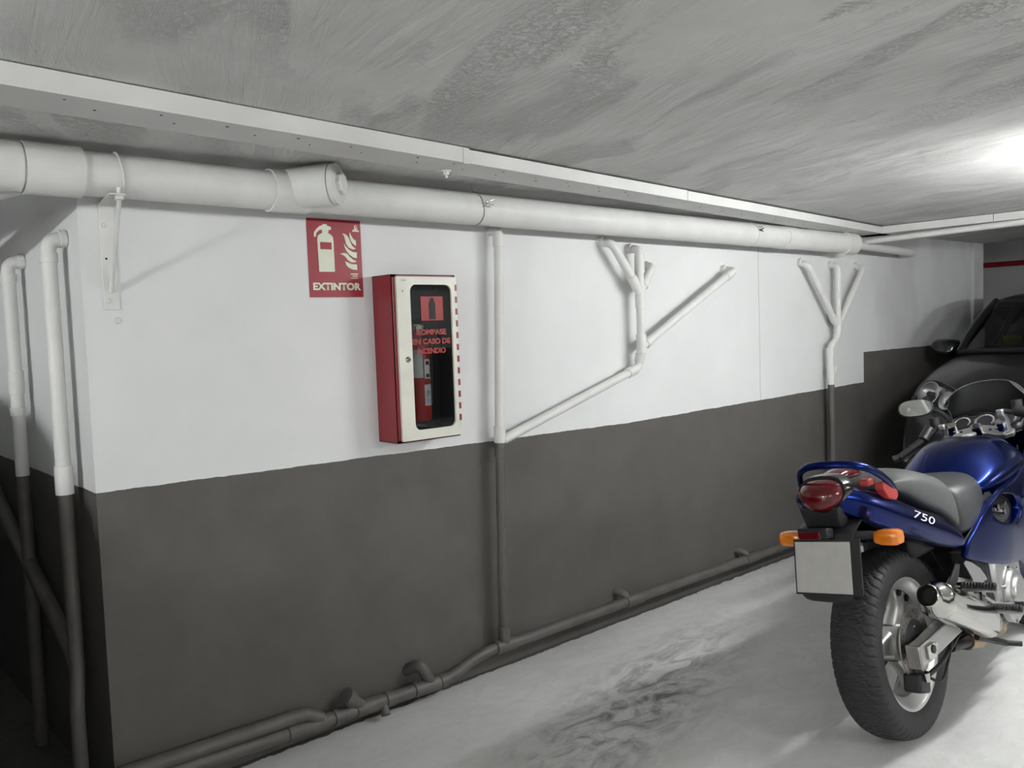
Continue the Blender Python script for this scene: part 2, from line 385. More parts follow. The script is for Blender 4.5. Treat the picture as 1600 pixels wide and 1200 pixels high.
# ------------------------------------------------------------------ perforated trays under the ceiling
TA = Vector((.403, 1.926, 0)); TB = Vector((5.389, 2.5, 0)); TD = (TB-TA).normalized(); TN = Vector((-TD.y, TD.x, 0))
TZ0, TZ1, TWD = 1.959, 2.004, .165
tray = thing('cable_tray', (TA.x, TA.y, ZC), 'white perforated tray slung under the ceiling along the long wall', 'cable tray')
def tray_box(a, b, TZ1, name='tray_section'):
    p, q = TA+TD*a, TA+TD*b; mb = MB(); th = .004
    rings = []
    for c in (p, q):
        rings.append([(c + TN*w + Vector((0, 0, z))) for w, z in ((0, TZ1), (0, TZ0), (TWD, TZ0), (TWD, TZ1), (TWD-th, TZ1), (TWD-th, TZ0+th), (th, TZ0+th), (th, TZ1))])
    return mb.loft(rings).build(name, M_TRAY, tray, True, smooth=False)
cuts = [-1.7, 1.292, 2.62, 5.18]
for i in range(3): tray_box(cuts[i], cuts[i+1]-.003, (2.005, 2.0005, 1.999)[i])
holes = MB(); k = 0
a = -1.0
while a < 4.9:
    for w in (.035, .082):
        c = TA+TD*(a+random.uniform(-.03, .03)+(.07 if w > .05 else 0))+TN*(w+random.uniform(-.006, .006))
        holes.tube([(c.x, c.y, TZ0-.0006), (c.x, c.y, TZ0+.002)], random.choice([.0028, .0035, .0045]), 8)
    a += .19
ho = holes.build('perforations', M_HOLE, tray, True); ho['kind'] = 'stuff'
MB().obox(TA+TD*1.2905+TN*(-.001)+Vector((0, 0, 1.98)), TD*.012, TN*.0015, (0, 0, .024)).build('splice_plate', M_TRAY, tray, True, smooth=False)
c = TA+TD*1.33+TN*.13
bo = MB().tube([(c.x, c.y, TZ0+.002), (c.x, c.y, TZ0-.004)], .016, 12).tube([(c.x, c.y, TZ0-.004), (c.x, c.y, TZ0-.014)], .010, 6).tube([(c.x, c.y, TZ0-.014), (c.x, c.y, TZ0-.024)], .005, 10).build('splice_bolt', M_TRAY, tray, True)
gap = thing('cable_tray', (5.47, 2.5, ZC), 'white tray crossing the ceiling towards the viewer from the far corner', 'cable tray')
for y0, y1 in ((1.86, 2.70), (.2, 1.857), (-3.2, .197)):
    MB().box((5.389, y0, TZ0), (5.55, y1, TZ1)).build('tray_section', M_TRAY, gap, True, smooth=False, bevel=.002)
# dark slot patches where the tray does not quite meet the plaster
cp = MB().tube([(5.364, 2.66, 1.914), (5.364, 1.66, 1.938), (5.364, -.5, 1.94), (5.364, -3.2, 1.94)], .018, 16).build('conduit_pipe', M_PVC)
tag(cp, 'slim white pipe running along the underside of the crossing ceiling tray', 'pipe')

# ------------------------------------------------------------------ the big drain pipe under the ceiling
PY = 2.6; PR = .0625
def pz(x): return 1.927 - .0062*x
dp = thing('drain_pipe', (2.0, WY, 1.92), 'thick white drain pipe running along the top of the long wall', 'pipe')
pipe(dp, 'pipe_length', [(-1.8, PY, pz(-1.8)), (1.36, PY, pz(1.36))], PR, M_PVC, n=40)
pipe(dp, 'pipe_length', [(1.36, PY, pz(1.36)), (5.16, PY, pz(5.16))], PR*.985, M_PVC, n=40)
for x0, x1, r in ((.40, .575, .0685), (.58, .725, .071), (1.285, 1.42, .069), (4.36, 4.46, .0655), (5.06, 5.18, .069)):
    sleeve(dp, (x0, PY, pz(x0)), (x1, PY, pz(x1)), r, M_PVC, 'coupling')
sleeve(dp, (5.18, PY, pz(5.18)), (5.2, PY, pz(5.2)), .055, M_PVC, 'reducer')
pipe(dp, 'outlet_pipe', [(5.2, PY, 1.892), (6.15, PY+.04, 1.872), (6.2, WY+.01, 1.87)], .026, M_PVC, .05)
pipe(dp, 'branch_pipe', [(.60, 2.60, 1.905), (.30, 2.98, 1.84), (-.2, 3.6, 1.75)], .045, M_PVC, .1)
# capped cleanout arm of the wye fitting
ca = Vector((1.345, 2.625, 1.928)); cb = Vector((1.458, 2.488, 1.9345)); cd = (cb-ca).normalized()
co = MB().tube([ca, ca+cd*.05, cb-cd*.03, cb], [.062, .066, .0685, .0685], 36).build('cleanout_socket', M_PVC, dp, True)
MB().tube([cb+cd*.0015, cb+cd*.003, cb+cd*.02, cb+cd*.023], [.064, .067, .067, .062], 36).build('cleanout_cap', M_PVC, dp, True)
hx = MB().tube([cb+cd*.02, cb+cd*.040], .036, 8).build('cap_grip', M_PVC, dp, True, bevel=.003, ang=20)
def ring(x, rad, r, name, m, parent):
    n = 40; pts = [(x+.004*math.sin(a*2), PY+rad*math.cos(a), pz(x)+rad*math.sin(a)) for a in [2*math.pi*i/n for i in range(n+1)]]
    return MB().tube(pts, r, 8, cap=False).build(name, m, parent, True)
ring(.82, PR+.003, .003, 'hanger_wire', M_PVC, dp)
ring(2.142, PR+.0015, .0018, 'hanger_wire', M_STEEL, dp)
ring(4.04, PR+.0015, .0012, 'hanger_wire', M_PVC, dp)
kn = MB()
for i in range(9):
    a = Vector((2.15+random.uniform(-.004, .006), PY-PR-.003, pz(2.15)+random.uniform(-.006, .022)))
    kn.tube([a-Vector((.02*random.random()+.006, .004, .006*random.uniform(-1, 1))), a, a+Vector((.03*random.random()+.006, -.006, .012*random.uniform(-1, 1)))], .0014, 6)
kn.build('wire_knot', M_STEEL, dp, True)
kn = MB()
for i in range(6):
    a = Vector((4.05+random.uniform(-.006, .006), PY-PR-.003, pz(4.05)+.022+random.uniform(-.01, .012)))
    kn.tube([a-Vector((.012, .003, .006*random.uniform(-1, 1))), a, a+Vector((.016, -.006, .012*random.uniform(-1, 1)))], .0016, 6)
kn.build('wire_knot', M_DKMET, dp, True)
MB().tube([(2.142, PY, pz(2.1)+PR), (2.13, PY, ZC)], .0015, 6).build('hanger_wire', M_STEEL, dp, True)

br = thing('pipe_bracket', (.826, WY, 1.58), 'white steel angle bracket with strut holding up the drain pipe', 'bracket')
MB().box((.812, WY-.004, 1.545), (.857, WY+.0005, 1.861)).build('wall_plate', M_PVC, br, True, bevel=.0015)
MB().loft([[(x0, y, 1.857), (x1, y, 1.857), (x1, y, 1.8615), (x0, y, 1.8615)] for x0, x1, y in ((.812, .857, WY), (.776, .820, 2.525))]).build('arm', M_PVC, br, True, smooth=False)
MB().tube(fillet([(.806, 2.535, 1.880), (.806, 2.54, 1.84), (.83, 2.71, 1.66), (.834, WY-.004, 1.60)], .03), .0065, 10).build('strut', M_PVC, br, True)
MB().tube([(.806, 2.535, 1.846), (.806, 2.535, 1.856)], .012, 6).build('nut', M_PVC, br, True)
for z in (1.573, 1.80): MB().tube([(.825, WY-.003, z), (.825, WY-.008, z)], [.008, .005], 10).build('screw', M_PVC, br, True)
MB().tube([(.826, WY-.0035, 1.70), (.826, WY-.0046, 1.70)], .0035, 8).build('bolt_hole', M_HOLE, br, True)
pl = MB().tube([(.848, WY+.001, 1.513), (.848, WY-.005, 1.513)], [.011, .008], 8).build('wall_plug', M_PVC)
tag(pl, 'small painted-over wall plug just below the pipe bracket', 'wall plug')

# ------------------------------------------------------------------ the thin waste pipes on the long wall
r4 = .0205; SY = 2.69
def elbow_in(parent, wx, wz, px, pz_, m=M_PVC, r=r4, y=SY, name='elbow'):
    """short run out of the wall ending in a bend at (px, pz_)"""
    return pipe(parent, name, [(wx, WY+.01, wz), (wx, y+.01, wz)], r*1.18, m)
wp = thing('waste_pipe', (2.31, WY, .13), 'white waste pipe dropping beside the red cabinet, with a slanting branch', 'pipe')
YR = 2.70
pipe(wp, 'riser', [(2.352, WY+.01, 1.855), (2.352, YR, 1.855), (2.335, YR, 1.40), (2.318, YR, .985)], r4, M_PVC, .045)
sleeve(wp, (2.352, YR+.002, 1.838), (2.350, YR, 1.785), r4*1.2, M_PVC, 'elbow_socket')
sleeve(wp, (2.320, YR, 1.04), (2.318, YR, .972), r4*1.22, M_PVC, 'branch_socket')
pipe(wp, 'riser_foot', [(2.318, YR, .972), (2.30, YR, .13)], r4, M_PVCG)
sleeve(wp, (2.317, YR, .95), (2.316, YR, .915), r4*1.2, M_PVCG, 'coupling')
sleeve(wp, (2.303, YR, .19), (2.30, YR, .12), r4*1.25, M_PVCG, 'coupling')
pipe(wp, 'slanting_branch', [(2.335, YR, .982), (3.215, YR, 1.232), (3.228, YR, 1.26)], r4, M_PVC, .03)
sleeve(wp, (3.14, YR, 1.211), (3.20, YR, 1.228), r4*1.2, M_PVC, 'elbow_socket')
tr = thing('waste_pipe', (3.23, WY, 1.24), 'white pipe tree with three short arms and one long slanting arm', 'pipe', None)
YT = 2.685
pipe(tr, 'stem', [(3.228, YR, 1.255), (3.23, YT, 1.30), (3.228, YT, 1.585)], r4, M_PVC, .02)
sleeve(tr, (3.228, YR, 1.262), (3.229, YT+.005, 1.30), r4*1.22, M_PVC, 'elbow_socket')
sleeve(tr, (3.23, YT, 1.305), (3.23, YT, 1.395), r4*1.22, M_PVC, 'branch_socket')
sleeve(tr, (3.229, YT, 1.525), (3.228, YT, 1.60), r4*1.2, M_PVC, 'branch_socket')
pipe(tr, 'long_arm', [(3.235, YT, 1.335), (4.005, YT, 1.708), (4.02, YT, 1.715), (4.02, WY+.01, 1.727)], r4, M_PVC, .04)
sleeve(tr, (3.262, YT, 1.348), (3.295, YT, 1.364), r4*1.2, M_PVC, 'arm_socket')
sleeve(tr, (3.945, YT, 1.679), (3.985, YT, 1.698), r4*1.2, M_PVC, 'elbow_socket')
elbow_in(tr, 4.02, 1.727, 0, 0, y=2.72)
pipe(tr, 'left_arm', [(3.228, YT, 1.585), (3.205, YT, 1.63), (3.037, YT, 1.825), (3.037, WY+.01, 1.837)], r4, M_PVC, .035)
sleeve(tr, (3.207, YT, 1.622), (3.165, YT, 1.675), r4*1.2, M_PVC, 'arm_socket')
elbow_in(tr, 3.037, 1.837, 0, 0, y=2.72)
pipe(tr, 'middle_arm', [(3.228, YT, 1.585), (3.232, YT, 1.805), (3.232, WY+.01, 1.812)], r4, M_PVC, .035)
sleeve(tr, (3.23, YT, 1.69), (3.231, YT, 1.78), r4*1.2, M_PVC, 'elbow_socket')
elbow_in(tr, 3.232, 1.812, 0, 0, y=2.715)
pipe(tr, 'right_arm', [(3.228, YT+.004, 1.585), (3.262, YT+.008, 1.63), (3.345, 2.70, 1.725), (3.36, WY+.01, 1.731)], r4, M_PVC, .03)
sleeve(tr, (3.262, YT+.008, 1.628), (3.292, YT+.01, 1.664), r4*1.2, M_PVC, 'arm_socket')
elbow_in(tr, 3.362, 1.731, 0, 0, y=2.72)
t3 = thing('waste_pipe', (5.1, WY, .2), 'white trident-shaped waste pipe beside the step in the grey paint', 'pipe')
YU = 2.70
pipe(t3, 'stem', [(5.185, YU, 1.42), (5.183, YU, 1.305), (5.085, YU, 1.265), (5.092, YU, 1.02)], r4, M_PVC, .05)
pipe(t3, 'stem_foot', [(5.092, YU, 1.02), (5.11, YU, .15)], r4, M_PVCG)
sleeve(t3, (5.185, YU, 1.345), (5.186, YU, 1.43), r4*1.22, M_PVC, 'branch_socket')
sleeve(t3, (5.086, YU, 1.25), (5.087, YU, 1.20), r4*1.2, M_PVC, 'elbow_socket')
sleeve(t3, (5.091, YU, 1.06), (5.09, YU, 1.14), r4*1.15, M_PVC, 'coupling')
pipe(t3, 'side_stub', [(5.092, YU, 1.065), (5.15, YU, 1.125)], r4*.9, M_PVC)
pipe(t3, 'left_arm', [(5.18, YU, 1.39), (5.145, YU, 1.42), (4.83, YU, 1.765), (4.82, WY+.01, 1.785)], r4, M_PVC, .04)
pipe(t3, 'middle_arm', [(5.186, YU, 1.39), (5.195, YU, 1.765), (5.195, WY+.01, 1.778)], r4, M_PVC, .04)
pipe(t3, 'right_arm', [(5.19, YU, 1.39), (5.22, YU, 1.42), (5.53, YU, 1.755), (5.53, WY+.01, 1.778)], r4, M_PVC, .04)
for x, z in ((4.82, 1.785), (5.195, 1.778), (5.53, 1.778)): elbow_in(t3, x, z, 0, 0, y=2.725)
sleeve(t3, (5.148, YU, 1.417), (5.118, YU, 1.45), r4*1.2, M_PVC, 'arm_socket')

# the grey pipes along the foot of the wall
fp = thing('floor_pipe', (2.3, WY, 0), 'grey painted waste pipe lying along the foot of the long wall', 'pipe')
FY = 2.700; rf = .025
low = [(.35, FY, .095), (.92, FY, .09), (1.334, FY, .072), (1.60, FY, .069), (1.85, FY, .06), (1.965, FY, .056)]
pipe(fp, 'lower_length', low, rf, M_PVCG, .1)
MB().tube(spline([(1.955, FY, .056), (2.03, FY, .066), (2.12, FY, .093), (2.20, FY, .108), (2.27, FY, .112)], 6), rf*.9, 18).build('bend', M_PVCG, fp, True)
pipe(fp, 'upper_length', [(2.25, FY, .112), (2.36, FY, .106), (3.195, FY, .106), (4.2, FY, .10), (5.2, FY, .098)], rf*.95, M_PVCG, .1)
pipe(fp, 'parallel_length', [(.35, FY-.002, .145), (.82, FY-.002, .135), (1.37, FY-.002, .123), (1.43, FY-.002, .085)], rf, M_PVCG, .025)
for x0, x1 in ((1.30, 1.45), (1.48, 1.50), (1.57, 1.68), (1.70, 1.735), (1.83, 1.95), (1.955, 1.99), (2.25, 2.36), (3.08, 3.20), (4.10, 4.22)):
    def lz(x):
        pts = [(1.2, .078), (1.334, .072), (1.60, .069), (1.85, .06), (1.965, .056), (2.0, .061), (2.25, .111), (2.36, .107), (5, .10)]
        for (a, b), (c2, d2) in zip(pts, pts[1:]):
            if a <= x <= c2: return b+(d2-b)*(x-a)/(c2-a)
    sleeve(fp, (x0, FY, lz(x0)), (x1, FY, lz(x1)), rf*1.16, M_PVCG, 'coupling')
pipe(fp, 'capped_stub', [(1.595, FY, .075), (1.545, FY-.004, .125)], rf, M_PVCG)
sleeve(fp, (1.56, FY-.002, .110), (1.532, FY-.005, .138), rf*1.22, M_PVCG, 'stub_cap')
pipe(fp, 'hooked_inlet', [(1.915, FY, .06), (1.878, FY-.004, .135), (1.865, FY+.01, .15), (1.84, WY+.01, .12)], rf*.9, M_PVCG, .05)
pipe(fp, 'foot_stub', [(1.69, FY, .06), (1.683, FY-.03, .022)], rf*.7, M_PVCG)
pipe(fp, 'wall_stub', [(3.10, FY, .11), (3.085, FY+.01, .145), (3.07, WY+.01, .15)], rf*.8, M_PVCG, .02)
pipe(fp, 'wall_stub', [(4.13, FY, .10), (4.115, FY+.01, .14), (4.10, WY+.01, .145)], rf*.8, M_PVCG, .02)

# pipes round the left corner
def side_pipe(y, ztop, label, x=.700, zb=.985):
    t = thing('corner_pipe', (LX, y, .1), label, 'pipe', 'pipes round the left corner')
    pipe(t, 'riser', [(LX+.01, y, ztop), (x, y, ztop-.008), (x, y, zb)], .0225, M_PVC, .05)
    sleeve(t, (x, y, ztop-.045), (x, y, ztop-.075), .026, M_PVC, 'elbow_socket')
    sleeve(t, (LX-.004, y, ztop), (LX-.022, y, ztop-.002), .027, M_PVC, 'wall_socket')
    return t, x
ta, xa = side_pipe(2.885, 1.77, 'white corner pipe nearest the wall edge, grey at its foot')
sleeve(ta, (xa, 2.885, 1.075), (xa, 2.885, .985), .0265, M_PVC, 'coupling')
pipe(ta, 'riser_foot', [(xa, 2.885, .985), (xa, 2.885, .42), (xa-.02, 2.84, .33), (xa-.02, 2.84, .0)], .0225, M_PVCG, .05)
tb, xb = side_pipe(3.43, 1.745, 'white corner pipe further into the dark recess at the left edge')
sleeve(tb, (xb, 3.43, 1.36), (xb, 3.43, 1.28), .0265, M_PVC, 'coupling')
sleeve(tb, (xb, 3.43, 1.23), (xb, 3.43, 1.20), .0262, M_PVC, 'coupling')
pipe(tb, 'riser_foot', [(xb, 3.43, .985), (xb, 3.43, .0)], .0225, M_PVCG)
dg = thing('corner_pipe', (LX, 3.3, .3), 'grey pipe slanting across the dark recess at the left edge', 'pipe', 'pipes round the left corner')
pipe(dg, 'slanting_length', [(.70, 4.3, 1.0), (.70, 2.93, .48), (.70, 2.885, .44)], .026, M_PVCG, .02)

# red pipe on the far wall
rp = thing('sprinkler_pipe', (10.15, 2.5, 1.95), 'thin red pipe along the far wall above the car', 'pipe')
MB().tube([(10.15, -2, 1.945), (10.15, 4.45, 1.945)], .028, 14).build('pipe_length', M_REDPIPE, rp, True)
for y in (3.95, 2.2, .4):
    MB().tube([(10.15, y, 1.965), (10.15, y, 2.02)], .014, 10).build('hanger', M_REDPIPE, rp, True)
    MB().tube([(10.15, y-.02, 1.945), (10.15, y+.02, 1.945)], .034, 14).build('clip', M_REDPIPE, rp, True)

# ------------------------------------------------------------------ the sign
S0, S1, T0, T1 = 1.503, 1.722, 1.582, 1.862
sg = thing('extinguisher_sign', (1.61, WY, 1.58), 'red EXTINTOR sign with a pale extinguisher and flames', 'sign')
MB().box((S0, WY-.004, T0), (S1, WY, T1)).build('panel', M_REDSIGN, sg, True, smooth=False, bevel=.0005)
def sgn(px, py):
    u = (px-(70+.0514*(py-45)))/711.; fy = (py-45)/1070.; v = (py-(45+.049*(px-70)*(1-fy)))/1070.+.0
    return (S0+u*(S1-S0), T1-v*(T1-T0))
def on_sign(poly, name, m=M_GLOW, lift=.0048):
    pts = [sgn(*p) for p in poly]
    MB().prism([(a, b) for a, b in pts], (0, WY-lift, 0), (1, 0, 0), (0, 0, 1), .0006).build(name, m, sg, True, smooth=False)
on_sign([(235, 770), (207, 330), (212, 285), (240, 262), (270, 245), (265, 200), (225, 215), (195, 250), (188, 300), (165, 297), (163, 240), (200, 185), (240, 150), (272, 143), (274, 127), (332, 130), (333, 153), (365, 155), (387, 175), (385, 205), (355, 205), (348, 250), (385, 270), (412, 300), (420, 350), (441, 770)], 'extinguisher_pictogram')
on_sign([(243, 368), (390, 374), (396, 470), (248, 466)], 'pictogram_band', M_REDSIGN, .0056)
for fl in ([(535, 248), (585, 262), (620, 300), (640, 350), (675, 420), (727, 460), (680, 466), (625, 440), (590, 390), (572, 320), (560, 285)],
           [(637, 228), (655, 270), (690, 325), (722, 345), (727, 418), (680, 385), (648, 335), (635, 285)],
           [(560, 383), (580, 420), (625, 465), (675, 498), (738, 507), (738, 585), (690, 575), (635, 535), (590, 480), (570, 435)],
           [(510, 527), (560, 513), (605, 525), (640, 565), (690, 608), (735, 625), (715, 640), (665, 642), (615, 610), (580, 565), (545, 540)],
           [(575, 625), (620, 645), (665, 665), (741, 670), (745, 745), (690, 740), (635, 718), (595, 680)]):
    on_sign(fl, 'flame')
a = sgn(160, 1020); b_ = sgn(800, 1025)
text_on('EXTINTOR', (a[0], WY-.0046, a[1]), (1, 0, 0), (0, 0, 1), b_[0]-a[0], .0275, M_GLOW, sg, 'lettering', offset=.045)
for (px, py, w, h) in ((675, 222, 90, 14), (690, 200, 55, 12), (657, 808, 98, 14), (680, 835, 70, 10), (657, 862, 100, 6)):
    p = sgn(px, py); q = sgn(px+w, py-h)
    MB().box((p[0], WY-.0048, p[1]), (q[0], WY-.0042, q[1])).build('fine_print', M_GLOW, sg, True, smooth=False)
p = sgn(720, 160)
MB().tube([(p[0], WY-.0042, p[1]), (p[0], WY-.0048, p[1])], .0065, 16).build('small_emblem', M_GLOW, sg, True)
MB().tube([(p[0]+.001, WY-.0046, p[1]+.001), (p[0]+.001, WY-.0052, p[1]+.001)], .0035, 12).build('emblem_centre', M_REDSIGN, sg, True)

# ------------------------------------------------------------------ cabinet and extinguisher
X0, X1, YF, Z0, Z1 = 1.765, 2.058, 2.628, 1.036, 1.659
cb = thing('extinguisher_cabinet', (1.91, WY, Z0), 'red wall cabinet with a cream glazed door below the sign', 'cabinet')
bx = MB(); t = .003
bx.box((X0, YF+.004, Z0), (X0+t, WY, Z1)); bx.box((X1-t, YF+.004, Z0), (X1, WY, Z1)); bx.box((X0, YF+.004, Z0), (X1, WY, Z0+t)); bx.box((X0, YF+.004, Z1-t), (X1, WY, Z1)); bx.box((X0, WY-t, Z0), (X1, WY, Z1))
bx.box((X0, YF+.004, Z0), (X0+.02, YF+.007, Z1)); bx.box((X0, YF+.004, Z1-.01), (X1, YF+.007, Z1)); bx.box((X0, YF+.004, Z0), (X1, YF+.007, Z0+.01)); bx.box((X1-.01, YF+.004, Z0), (X1, YF+.007, Z1))
bx.build('body', M_REDBOX, cb, True, smooth=False)
MB().box((X0+t, WY-t-.004, Z0+t), (X1-t, WY-t, Z1-t)).box((X0+t, YF+.02, Z0+t), (X0+t+.002, WY-t, Z1-t)).box((X1-t-.002, YF+.02, Z0+t), (X1-t, WY-t, Z1-t)).build('lining', M_DARK, cb, True, smooth=False)
DX0, DX1, DZ0, DZ1 = X0+.016, X1-.001, Z0+.006, Z1-.008
WX0, WX1, WZ0, WZ1 = 1.840, 2.033, 1.078, 1.622
def rrect(x0, x1, z0, z1, r, n=6):
    out = []
    for cx, cz, a0 in ((x1-r, z1-r, 0), (x0+r, z1-r, 90), (x0+r, z0+r, 180), (x1-r, z0+r, 270)):
        for k in range(n+1):
            a = R(a0+90*k/n); out.append((cx+r*math.cos(a), cz+r*math.sin(a)))
    return out
inn = rrect(WX0, WX1, WZ0, WZ1, .026); outr = rrect(DX0, DX1, DZ0, DZ1, .002)
rings = [[(x, y, z) for x, z in rr] for rr, y in ((outr, YF+.012), (outr, YF-.004), (outr, YF-.006), (inn, YF-.006), (inn, YF+.004))]
door = MB().loft(rings, cap=False).build('door', M_CREAM, cb, True, ang=30)
pane = MB().prism(rrect(WX0-.006, WX1+.006, WZ0-.006, WZ1+.006, .03), (0, YF+.004, 0), (1, 0, 0), (0, 0, 1), .002).build('pane', M_PANE, door, smooth=False)
MB().lathe([(0, .0), (0, .0045), (.003, .006), (.006, .011), (.008, .012), (.008, 0)], (DX0+.038, YF-.014, 1.345), (0, 1, 0), 24).build('lock', M_CHROME, door)
MB().tube([(DX0+.038, YF-.0145, 1.345), (DX0+.038, YF-.012, 1.345)], .0045, 14).build('keyhole', M_DKMET, door)
for i in range(12):
    z = 1.622-.0455*i
    MB().box((X1-.009, YF-.0075, z-.024), (X1+.0006, YF-.0055, z)).build('hinge_slot', M_REDBOX, cb, True, smooth=False)
TY = YF+.0018
MB().box((1.892, TY, 1.487), (1.995, TY+.0006, 1.578)).build('red_symbol', M_REDTXT, pane, smooth=False)
MB().prism([(1.928, 1.492), (1.958, 1.492), (1.958, 1.552), (1.952, 1.562), (1.952, 1.572), (1.934, 1.572), (1.934, 1.562), (1.928, 1.552)], (0, TY-.0004, 0), (1, 0, 0), (0, 0, 1), .0005).build('symbol_extinguisher', M_DARK, pane, smooth=False)
text_on('ROMPASE', (1.866, TY, 1.433), (1, 0, 0), (0, 0, 1), .14, .022, M_REDTXT, pane, 'lettering', False, .045, spacing=.95)
text_on('EN CASO DE', (1.846, TY, 1.398), (1, 0, 0), (0, 0, 1), .178, .022, M_REDTXT, pane, 'lettering', False, .045, spacing=.95)
text_on('INCENDIO', (1.868, TY, 1.362), (1, 0, 0), (0, 0, 1), .132, .022, M_REDTXT, pane, 'lettering', False, .045, spacing=.95)
text_on('4', (DX0+.022, YF-.0062, 1.592), (1, 0, 0), (0, 0, 1), .006, .012, M_INK, door, 'handwritten_mark', False)
text_on('CAV', (DX0+.02, YF-.0062, 1.633), (1, 0, 0), (0, 0, 1), .022, .008, M_INK, door, 'handwritten_mark', False)
EX, EY = 1.908, 2.695
ex = thing('fire_extinguisher', (EX, EY, 1.10), 'red fire extinguisher with paper labels inside the glazed cabinet', 'extinguisher')
MB().lathe([(0, 0), (0, .046), (.008, .05), (.25, .05), (.29, .045), (.315, .026), (.325, .016), (.345, .016), (.345, 0)], (EX, EY, 1.107), (0, 0, 1), 40).build('cylinder', M_EXT, ex, True)
MB().tube([(EX, EY, 1.44), (EX, EY, 1.475)], .014, 14).tube([(EX, EY, 1.462), (EX+.03, EY-.005, 1.466)], .010, 12).build('valve', M_BRASS, ex, True)
MB().obox((EX-.02, EY, 1.492), (.045, 0, .008), (0, .009, 0), (0, 0, .004)).build('lever', M_DKMET, ex, True, bevel=.002)
MB().tube(fillet([(EX+.02, EY, 1.465), (EX+.06, EY, 1.45), (EX+.07, EY, 1.30), (EX+.06, EY, 1.16)], .04), .007, 10).build('hose', M_BLKPL, ex, True)
MB().lathe([(0, 0), (0, .014), (.008, .014), (.008, 0)], (EX-.005, EY-.03, 1.458), (0, 1, 0), 18).build('gauge', M_CHROME, ex, True)
def curved(a0, a1, z0, z1, m, name, r=.0506):
    n = 8; v = []; f = []
    for i in range(n+1):
        a = R(a0+(a1-a0)*i/n)
        for z in (z0, z1): v.append((EX+r*math.sin(a), EY-r*math.cos(a), z))
    for i in range(n): f.append((2*i, 2*i+2, 2*i+3, 2*i+1))
    return MB().add(v, f).build(name, m, ex, True)
curved(-85, -8, 1.272, 1.378, M_LABEL, 'paper_label')
curved(-4, 75, 1.248, 1.345, M_REDTXT, 'instruction_label')
curved(-2, 32, 1.268, 1.342, M_LABEL, 'instruction_drawing', .0509)
for i in range(4): curved(38, 72, 1.262+.021*i, 1.262+.021*i+.010, M_LABEL, 'instruction_line', .0509)
curved(-4, 75, 1.165, 1.245, M_LABEL, 'service_label')
for i in range(3): curved(4, 66, 1.172+.007*i, 1.1735+.007*i, M_LABELB, 'printed_line', .0509)
text_on('EM', (EX+.004, EY-.0515, 1.200), (.98, .2, 0), (0, 0, 1), .020, .022, M_LABELB, ex, 'stamp')
text_on('VIN', (EX+.026, EY-.0475, 1.222), (.85, .5, 0), (0, 0, 1), .020, .014, M_INK, ex, 'handwritten_mark')
for i in range(3): curved(6, 28, 1.272+.024*i, 1.286+.024*i, M_INK, 'instruction_figure', .0512) if i != 1 else None
# ------------------------------------------------------------------ the motorcycle (local frame: X forward, Y left, Z up, rear tyre contact at the origin)
bike = thing('motorcycle', (2.892, 1.2686, 0.004), 'blue sport motorcycle with a grey seat, leaning on its stand beside the wall', 'motorcycle')
bike.rotation_euler = (Matrix.Rotation(.0325, 3, 'Z') @ Matrix.Rotation(-.1582, 3, 'X')).to_euler()
AX = .3165
def both(fn):
    for s in (1, -1): fn(s)
def mirror_pts(pts, s): return [(x, y*s, z) for x, y, z in pts]
# wheels -----------------------------------------------------------
def tyre_mesh(cx, cz, Rt, hw, rimr, grooves, nseg):
    prof = []
    prof += [(-hw*.80, rimr), (-hw*.93, rimr+.010), (-hw*.99, rimr+.028), (-hw, rimr+.045)]
    n = 30; r_sh = Rt-.042
    for i in range(n+1):
        a = -math.pi/2 + math.pi*i/n; e = .82
        y = hw*math.copysign(abs(math.sin(a))**e, math.sin(a)); z = r_sh+(Rt-r_sh)*abs(math.cos(a))**e
        prof.append((y, z))
    prof += [(hw, rimr+.045), (hw*.99, rimr+.028), (hw*.93, rimr+.010), (hw*.80, rimr)]
    P = np.array(prof); m = len(P); th = np.linspace(0, 2*np.pi, nseg, endpoint=False)
    A, Yv = np.meshgrid(th, P[:, 0], indexing='ij'); Rr = np.broadcast_to(P[:, 1], A.shape).copy()
    v = np.abs(Yv)/hw
    ph = A/(2*np.pi)*grooves - 1.5*v**1.4 + .35*np.sin(v*7.)*(v < .9) + .3*(Yv > 0)
    fr = np.abs((ph % 1.)-.5)
    Rr = Rr-np.clip((.13-fr)/.05, 0, 1)*((Rr > r_sh+.003) & (v > .07))*.005
    V = np.stack([cx+Rr*np.cos(A), Yv, cz+Rr*np.sin(A)], -1).reshape(-1, 3)
    f = []
    for i in range(nseg):
        j = (i+1) % nseg
        for k in range(m-1): f.append((i*m+k, j*m+k, j*m+k+1, i*m+k+1))
    return MB().add(V.tolist(), f)
